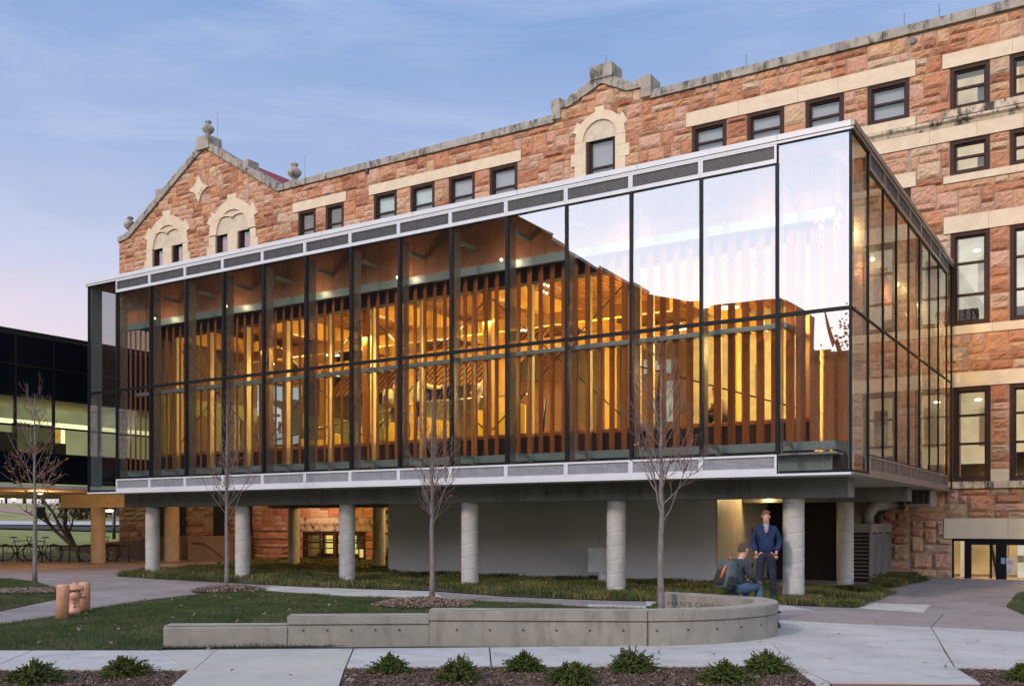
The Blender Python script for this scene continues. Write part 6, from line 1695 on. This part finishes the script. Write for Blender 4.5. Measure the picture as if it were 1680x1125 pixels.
for i in range(9):
    px = -20+i*30; dd = rr.uniform(116, 150); r_ = _ray(px, HY); X, Y = CX+r_[0]*dd, CY+r_[1]*dd
    big_tree(X, Y, hterr(X, Y), rr.uniform(6, 9.), rr.uniform(3, 4.4), 'far_leaf', 100+i, flbl[i], 'far trees beyond the west lawn', 900, .42)
for i in range(5):
    px = 128+i*22; dd = 72+i*3; r_ = _ray(px, HY); X, Y = CX+r_[0]*dd, CY+r_[1]*dd; z = hterr(X, Y)
    o = leafball('bush', (X, Y, z+.7), 1.6, 1.3, .8, 420, .16, 'far_leaf', 200+i); tag(o, ['low bush on the far lawn left of the round orange column', 'low bush partly behind the round orange column', 'low bush right of the round orange column', 'low bush at the foot of the far lamp post', 'last low bush against the stone corner'][i], 'bush', 'far bushes')
big = onZ(187, 905); lp = thing('lamp_post', 'slim black lamp post with a glowing head beside the stone corner', 'lamp post', (big[0], big[1], 0)); dL = depth(*big)
zt_ = EYE-(834-HY)/F*dL; MB().tube([(big[0], big[1], 0), (big[0], big[1], zt_)], .09, 10).build('pole', 'black_metal', lp)
q = Vector((big[0], big[1], zt_-.12))-d1*.22; MB().bubble(q, .26, .26, .07, 12).build('lamp_head', 'lamp_orange', lp)
for px, py, dd in ((3, 815, 120), (22, 818, 140), (2, 848, 118)):
    r_ = _ray(px, py); p = Vector((CX+r_[0]*dd, CY+r_[1]*dd, EYE+r_[2]*dd)); t = thing('far_street_lamp', {3: 'far glowing street lamp at the top left of the campus view', 22: 'far small street lamp right of the first', 2: 'far lower street lamp at the picture edge'}[px], 'street lamp', (p.x, p.y, hterr(p.x, p.y)), 'far street lamps')
    MB().tube([(p.x, p.y, hterr(p.x, p.y)), p], .07, 6).build('pole', 'black_metal', t); MB().bubble(p, .32, .32, .28, 8).build('lamp_head', 'lamp_orange', t)
# dark sign board behind the thin tree
b = onZ(64, 911); dS = depth(*b); sg = thing('sign_board', 'dark square board on a grey post behind the thin tree', 'sign', (b[0], b[1], 0))
z1_ = EYE-(831-HY)/F*dS; z0_ = EYE-(850-HY)/F*dS; a = Vector((b[0], b[1], 0))-d1*.12; c_ = a+d1*(14/F*dS)
MB().tube([a, a+Vector((0, 0, z1_))], .04, 8).build('post', 'grey_metal', sg)
MB().obox((a+c_)/2+Vector((0, 0, (z0_+z1_)/2)), (c_-a)/2, fw*.03, (0, 0, (z1_-z0_)/2)).build('board', 'black_frame', sg)
# trees across the lawn (only their reflection shows)
tr = [(-13.3, -52, 17.0, 2.3, 'loose crowned tree across the lawn, mirrored in the corner glass'), (-16.5, -70, 13.3, 4, 'rounded tree mirrored low beside the dark gable'), (-9.5, -62, 13.5, 4.5, 'wide tree mirrored low in the corner pane'), (-3, -60, 14, 5, 'tree across the lawn behind the camera, east of the others'), (5, -58, 12.5, 5, 'tree across the lawn, second east of the camera line'), (14, -60, 13, 5, 'tree across the lawn at the far east side')]
for i, (x, y, h, c_, lb) in enumerate(tr):
    big_tree(x, y, 0, h, c_, 'tree_leaf', 300+i, lb, 'trees across the lawn', 2600 if i else 1100, .30 if i else .17)
# ------------------------------------------------------------------ people
def skinned(name, verts, edges, mat, parent, sub=2, root=None):
    names = list(verts); me = bpy.data.meshes.new(name); me.from_pydata([verts[n][0] for n in names], [(names.index(a), names.index(b)) for a, b in edges], [])
    o = bpy.data.objects.new(name, me); COL.objects.link(o)
    m = o.modifiers.new('s', 'SKIN'); m.use_smooth_shade = True
    s_ = o.modifiers.new('u', 'SUBSURF'); s_.levels = sub; s_.render_levels = sub
    sv = me.skin_vertices[0].data
    for i, n in enumerate(names):
        r = verts[n][1]; sv[i].radius = r if hasattr(r, '__len__') else (r, r); sv[i].use_root = (n == (root or names[0]))
    bpy.context.view_layer.update()
    m2 = bpy.data.meshes.new_from_object(o.evaluated_get(bpy.context.evaluated_depsgraph_get()))
    bpy.data.objects.remove(o); bpy.data.meshes.remove(me)
    m2.name = name; m2.materials.clear(); m2.materials.append(MAT[mat])
    for p in m2.polygons: p.use_smooth = True
    o = bpy.data.objects.new(name, m2); COL.objects.link(o); o.parent = parent; return o
def grow(v, d): return {k: (p, tuple(x+d for x in r) if hasattr(r, '__len__') else r+d) for k, (p, r) in v.items()}
def person(J, label, mats, loc, facing, scale=1., group=None, hair='hair', hands='open', head_yaw=0, detail=True):
    # J: joint positions, person faces local +Y
    t = thing('person', label, 'person', loc, group)
    t.rotation_euler = (0, 0, math.atan2(-facing[0], facing[1])); t.scale = (scale,)*3
    V = lambda *a: Vector(a)
    b = {}
    b['pelvis'] = (J['pelvis'], (.135, .105)); b['spine'] = (J['spine'], (.125, .10)); b['chest'] = (J['chest'], (.15, .11)); b['nb'] = (J['nb'], (.075, .065)); b['neck'] = (J['neck'], .052)
    b['h1'] = (J['h1'], (.062, .072)); b['h2'] = (J['h2'], (.076, .092)); b['h3'] = (J['h3'], (.060, .072))
    E = [('pelvis','spine'),('spine','chest'),('chest','nb'),('nb','neck'),('neck','h1'),('h1','h2'),('h2','h3')]
    for s_ in 'LR':
        b['sh'+s_] = (J['sh'+s_], .058); b['el'+s_] = (J['el'+s_], .041); b['wr'+s_] = (J['wr'+s_], .027); b['hip'+s_] = (J['hip'+s_], .085); b['kn'+s_] = (J['kn'+s_], .056); b['an'+s_] = (J['an'+s_], .040); b['to'+s_] = (J['to'+s_], .034)
        E += [('chest','sh'+s_),('sh'+s_,'el'+s_),('el'+s_,'wr'+s_),('pelvis','hip'+s_),('hip'+s_,'kn'+s_),('kn'+s_,'an'+s_),('an'+s_,'to'+s_)]
        w0 = Vector(J['wr'+s_]); hd = (w0-Vector(J['el'+s_])).normalized(); hd = Vector(J.get('hd'+s_, hd)).normalized()
        b['pm'+s_] = (tuple(w0+hd*.06), (.034, .018)); E.append(('wr'+s_, 'pm'+s_))
    bb_ = {k: (p, (tuple(x*.72 for x in r) if hasattr(r, '__len__') else r*.72) if k[:2] in ('pe','sp','ch','hi','kn','sh','el') else r) for k, (p, r) in b.items()}
    body = skinned('body', bb_, E, mats['skin'], t, 2, 'pelvis')
    if detail:
        fb = MB()
        for s_, sg in (('L', -1), ('R', 1)):
            w0 = Vector(J['wr'+s_]); hd = Vector(J.get('hd'+s_, (w0-Vector(J['el'+s_])))).normalized(); side = hd.cross(Vector((0, 0, 1))); side = side.normalized() if side.length > .2 else Vector((0, 1, 0)); curl = side.cross(hd)
            if curl.z > 0: curl = -curl
            for k, (o_, l_) in enumerate(((-.026, .055), (-.009, .072), (.009, .068), (.026, .060))):
                p = w0+hd*.075+side*o_; q = p+hd*l_*.55+curl*.012; r_ = q+hd*l_*.35+curl*.028; fb.tube([p, q, r_], [.0085, .008, .006], 6)
            p = w0+hd*.03+side*.028*-sg; fb.tube([p, p+side*-sg*.025+hd*.025, p+side*-sg*.03+hd*.055+curl*.01], [.010, .009, .007], 6)
        fo_ = fb.build('fingers', mats['skin']); fo_.parent = t; fo_['kind'] = 'stuff'
    h2 = Vector(J['h2']); h3 = Vector(J['h3']); hy = R(head_yaw); fd = Vector((-math.sin(hy), math.cos(hy), 0)); sd = Vector((math.cos(hy), math.sin(hy), 0))
    hb = MB(); N_ = 14; M2 = 8; cc = h2+Vector((0, 0, .028))-fd*.012
    vs = []
    for i in range(M2+1):
        tt = PI/2*i/M2
        for k in range(N_):
            a = 2*PI*k/N_; rr_ = math.cos(tt); low = -.055 if math.sin(a) < .15 else .03
            p = cc+sd*(.084*rr_*math.cos(a))+fd*(.100*rr_*math.sin(a))+Vector((0, 0, .098*math.sin(tt)+(low*(1-i/M2)**2)))
            vs.append(p)
    hb.add(vs, [(i*N_+k, i*N_+(k+1) % N_, (i+1)*N_+(k+1) % N_, (i+1)*N_+k) for i in range(M2) for k in range(N_)], 0, .5, True)
    ho = hb.build('hair', hair); ho.parent = t
    if detail:
        fm = MB(); fc = h2+fd*.088
        fm.tube([fc+Vector((0, 0, .015)), fc+fd*.016+Vector((0, 0, -.018)), fc+Vector((0, 0, -.026))], [.008, .013, .008], 6)
        for q in (-1, 1): fm.bubble(h2+sd*q*.080+Vector((0, 0, -.005))-fd*.005, .012, .018, .028, 8)
        fo_ = fm.build('face_features', mats['skin']); fo_.parent = t; fo_['kind'] = 'stuff'
        for q in (-1, 1):
            ey = MB(); ey.bubble(h2+sd*q*.031+fd*.082+Vector((0, 0, .014)), .012, .009, .007, 8); eo = ey.build('eye', 'dark_mark'); eo.parent = t
        ms = MB(); m0 = h2+fd*.086+Vector((0, 0, -.048)); ms.tube([m0-sd*.022, m0+fd*.003, m0+sd*.022], .005, 5); mo = ms.build('mouth', 'red_print'); mo.parent = t
    # clothes
    j = {k: b[k] for k in ('pelvis','spine','chest','nb')}
    j['pelvis'] = (tuple(Vector(J['pelvis'])+(Vector(J['pelvis'])-Vector(J['spine'])).normalized()*.045), (.15, .12)); j['nb'] = (J['nb'], (.082, .07))
    EJ = [('pelvis','spine'),('spine','chest'),('chest','nb')]
    for s_ in 'LR':
        for k in ('sh','el','wr'): j[k+s_] = b[k+s_]
        EJ += [('chest','sh'+s_),('sh'+s_,'el'+s_),('el'+s_,'wr'+s_)]
    j = grow(j, .024); skinned('jacket', j, EJ, mats['top'], t, 2, 'chest')
    q = {'pelvis': (J['pelvis'], (.145, .115)), 'spine': (tuple(Vector(J['pelvis'])*.55+Vector(J['spine'])*.45), (.13, .10))}; EQ = [('pelvis', 'spine')]
    for s_ in 'LR':
        for k in ('hip','kn','an'): q[k+s_] = b[k+s_]
        EQ += [('pelvis','hip'+s_),('hip'+s_,'kn'+s_),('kn'+s_,'an'+s_)]
    q = grow(q, .020); skinned('trousers', q, EQ, mats['legs'], t, 2, 'pelvis')
    for s_ in 'LR':
        a = Vector(J['an'+s_]); c = Vector(J['to'+s_]); d = (c-a); d.z = 0; d.normalize(); heel = a-d*.05
        mb = MB(); mb.tube([heel+Vector((0, 0, -.035)), a+Vector((0, 0, -.02)), c+Vector((0, 0, .01)), c+d*.06+Vector((0, 0, .005))], [.04, .052, .046, .028], 10); so_ = mb.build('shoe', mats['shoe']); so_.parent = t
    return t
def stand(lean=0, arms='pocket', hy=0):
    J = dict(pelvis=(0,0,.96), spine=(0,.0,1.14), chest=(0,-.01+lean*.5,1.33), nb=(0,-.01+lean*.8,1.465), neck=(0,.0+lean*.95,1.515), h1=(0,.025+lean,1.565), h2=(0,.025+lean*1.05,1.645), h3=(0,.01+lean*1.1,1.705))
    for s_, sg in (('L', -1), ('R', 1)):
        J['sh'+s_] = (sg*.165, -.01+lean*.6, 1.405); J['hip'+s_] = (sg*.09, 0, .90); J['kn'+s_] = (sg*.12, .02, .50); J['an'+s_] = (sg*.14, -.01, .09); J['to'+s_] = (sg*.16, .13, .045)
        if arms == 'pocket': J['el'+s_] = (sg*.245, -.07, 1.16); J['wr'+s_] = (sg*.185, .06, .975); J['hd'+s_] = (-sg*.05, .25, -1)
        elif arms == 'akimbo': J['el'+s_] = (sg*.36, -.04, 1.2); J['wr'+s_] = (sg*.20, .06, 1.03)
        elif arms == 'point' and s_ == 'R': J['el'+s_] = (sg*.33, .2, 1.32); J['wr'+s_] = (sg*.42, .42, 1.38)
        else: J['el'+s_] = (sg*.23, -.02, 1.14); J['wr'+s_] = (sg*.22, .10, .90)
    return J
fwd = Vector((-_s, _c, 0))
smx, smz = onY(1257, 900, .40); sp = (smx, .40, .004)
htop = EYE-(836-HY)/F*depth(smx, .40); ssc = htop/1.775
man1 = person(stand(), 'standing young man in a blue zip jacket, hands in pockets, beside the concrete column', dict(skin='skin', top='fleece_blue', legs='jeans_dark', shoe='shoe'), sp, (-fwd*.90-d1*.22), ssc, hair='hair_light', head_yaw=42)
# collar, shirt front, zip and print on the standing man
mb = MB(); mb.tube([(-.07, .03, 1.47), (-.05, .085, 1.45), (0, .115, 1.41)], [.022, .020, .012], 7); mb.tube([(.07, .03, 1.47), (.05, .085, 1.45), (0, .115, 1.41)], [.022, .020, .012], 7); o = mb.build('collar', 'fleece_blue'); o.parent = man1
mb = MB(); mb.prism([(-.045, 1.50), (.045, 1.50), (.036, 1.38), (0, 1.33), (-.036, 1.38)], .112, .128); o = mb.build('shirt_front', 'tshirt_grey'); o.parent = man1
mb = MB(); mb.prism([(-.018, 1.375), (.02, 1.38), (.024, 1.40), (-.02, 1.40)], .129, .132); o = mb.build('shirt_print', 'red_print'); o.parent = man1
def backpack(label, loc, facing, scale, body_m, trim_m, pocket_m, tilt=0, straps=True, w=.17, h=.25, d=.12, off=(0, -.23, 1.2)):
    t = thing('backpack', label, 'backpack', loc); t.rotation_euler = (0, 0, math.atan2(-facing[0], facing[1])); t.scale = (scale,)*3
    ox, oy, oz = off; ct, st_ = math.cos(tilt), math.sin(tilt)
    def tp(p): x, y, z = p; return (ox+x, oy+y*ct-z*st_, oz+y*st_+z*ct)
    def blob(name, c, rx, ry, rz, mat, e=.55, n=18):
        mb = MB(); vs = []; m_ = 10
        for i in range(m_+1):
            a = PI*i/m_-PI/2; ca = abs(math.cos(a))**e; sa = math.copysign(abs(math.sin(a))**e, math.sin(a))
            for k in range(n):
                b = 2*PI*k/n; cb = math.copysign(abs(math.cos(b))**e, math.cos(b)); sb = math.copysign(abs(math.sin(b))**e, math.sin(b))
                vs.append(tp((c[0]+rx*ca*cb*(1-.12*max(0, sa)), c[1]+ry*ca*sb, c[2]+rz*sa)))
        mb.add(vs, [(i*n+k, i*n+(k+1) % n, (i+1)*n+(k+1) % n, (i+1)*n+k) for i in range(m_) for k in range(n)], 0, .5, True); o = mb.build(name, mat); o.parent = t; return o
    blob('main_bag', (0, 0, 0), w, d, h, body_m); blob('front_pocket', (0, -d*.75, -h*.25), w*.72, d*.45, h*.55, pocket_m); blob('top_pocket', (0, -d*.55, h*.55), w*.6, d*.45, h*.28, body_m)
    for sg in (-1, 1): blob('side_pocket', (sg*w*.95, 0, -h*.45), w*.22, d*.7, h*.35, pocket_m)
    mb = MB(); mb.tube([tp((.10*1, -d*1.02, h*.55)), tp((.09, -d*1.22, h*.1)), tp((.06, -d*1.25, -h*.35))], [.012, .022, .016], 6); o = mb.build('trim_strap', trim_m); o.parent = t
    mb = MB(); mb.tube([tp((-.03, 0, h)), tp((-.03, -.02, h+.045)), tp((.03, -.02, h+.045)), tp((.03, 0, h))], .010, 6); o = mb.build('haul_loop', trim_m); o.parent = t
    for sg in (-1, 1):
        mb = MB(); mb.tube([tp((sg*.085, d*.8, h*.8)), tp((sg*.095, d*1.3, h*1.02)), tp((sg*.10, d*2.5, h*.92)), tp((sg*.11, d*2.95, h*.4)), tp((sg*.14, d*2.2, -h*.25)), tp((sg*.13, d*.8, -h*.7))], [.014, .018, .02, .018, .012, .01], 7); o = mb.build('shoulder_strap', pocket_m); o.parent = t
    return t
backpack('black backpack worn by the standing man in blue', sp, (-fwd*.90-d1*.22), ssc, 'pack_dark', 'pack_dark', 'pack_dark', off=(.03, -.22, 1.16), h=.26, w=.16, d=.11)
# seated student
sx, sy_ = onZ(1203, 975.2, ZT)
def seated():
    J = dict(pelvis=(0,0,.585), spine=(0,.03,.74), chest=(0,.09,.90), nb=(0,.15,1.02), neck=(0,.18,1.07), h1=(0,.225,1.13), h2=(0,.235,1.205), h3=(0,.225,1.265))
    for s_, sg in (('L', -1), ('R', 1)):
        J['sh'+s_] = (sg*.175, .11, .98); J['hip'+s_] = (sg*.10, .03, .565); J['kn'+s_] = (sg*.15, .44, .60); J['an'+s_] = (sg*.14, .40, .12); J['to'+s_] = (sg*.15, .53, .05)
        J['el'+s_] = (sg*.24, .18, .76); J['wr'+s_] = (sg*.13, .40, .685); J['hd'+s_] = (-sg*.25, .9, -.25)
    return J
fdir = d1*.86+fwd*.5; hsd = EYE-(890-HY)/F*depth(sx, sy_); s2_ = (hsd-.0)/1.335
sl_ = (sx, sy_+.02, .0)
person(seated(), 'seated student in dark grey jacket and blue jeans on the curved wall rim', dict(skin='skin', top='jacket_grey', legs='jeans_blue', shoe='shoe'), (sx, sy_, ZT-.46*.93), fdir, .93, head_yaw=-8)
backpack('grey backpack with orange trim on the seated student', (sx, sy_, ZT-.46*.93), fdir, .93, 'pack_grey', 'pack_orange', 'pack_dark', tilt=R(-14), off=(0, -.15, .80), h=.25, w=.17, d=.13)
# people inside the hall
def inside(x, ytop, Y, pose, mats, face, lb, hair='hair', pack=None, sc_=1.):
    X, Z = onY(x, ytop, Y); z0 = Z-1.76*sc_
    t = person(pose, lb, mats, (X, Y, z0), face, sc_, 'people inside the hall', hair=hair, detail=False)
    if pack: backpack(pack, (X, Y, z0), face, sc_, 'shirt_pale', 'pack_dark', 'trousers_khaki', off=(0, -.23, 1.2), h=.27, w=.19)
inside(648, 622, 3.6, stand(), dict(skin='skin', top='shirt_pale', legs='trousers_khaki', shoe='shoe'), (.35, .9), 'person in tan clothes inside, left of the man in the pale shirt', pack='tan backpack on the person at the left of the group inside')
inside(689, 610, 3.4, stand(arms='point'), dict(skin='skin', top='shirt_pale', legs='jeans_dark', shoe='shoe'), (.1, .95), 'man in pale green shirt and dark trousers standing inside the hall', sc_=1.05)
inside(780, 612, 3.4, stand(lean=.22, arms='akimbo'), dict(skin='skin', top='shirt_white', legs='trousers_khaki', shoe='shoe'), (.8, .4), 'person in a white shirt bending forward beside the pale timber mullion')
inside(1084, 588, 4.2, stand(), dict(skin='skin', top='trousers_khaki', legs='jeans_dark', shoe='shoe'), (.6, .7), 'person in a brown coat standing by the white boards at the east end')
X, Z = onY(1188, 632, 4.0)
person(seated(), 'dark haired person sitting sideways near the east end of the hall', dict(skin='skin', top='trousers_khaki', legs='jeans_dark', shoe='shoe'), (X, 4.0, Z-1.34), (-1, .1), 1.0, 'people inside the hall', detail=False)
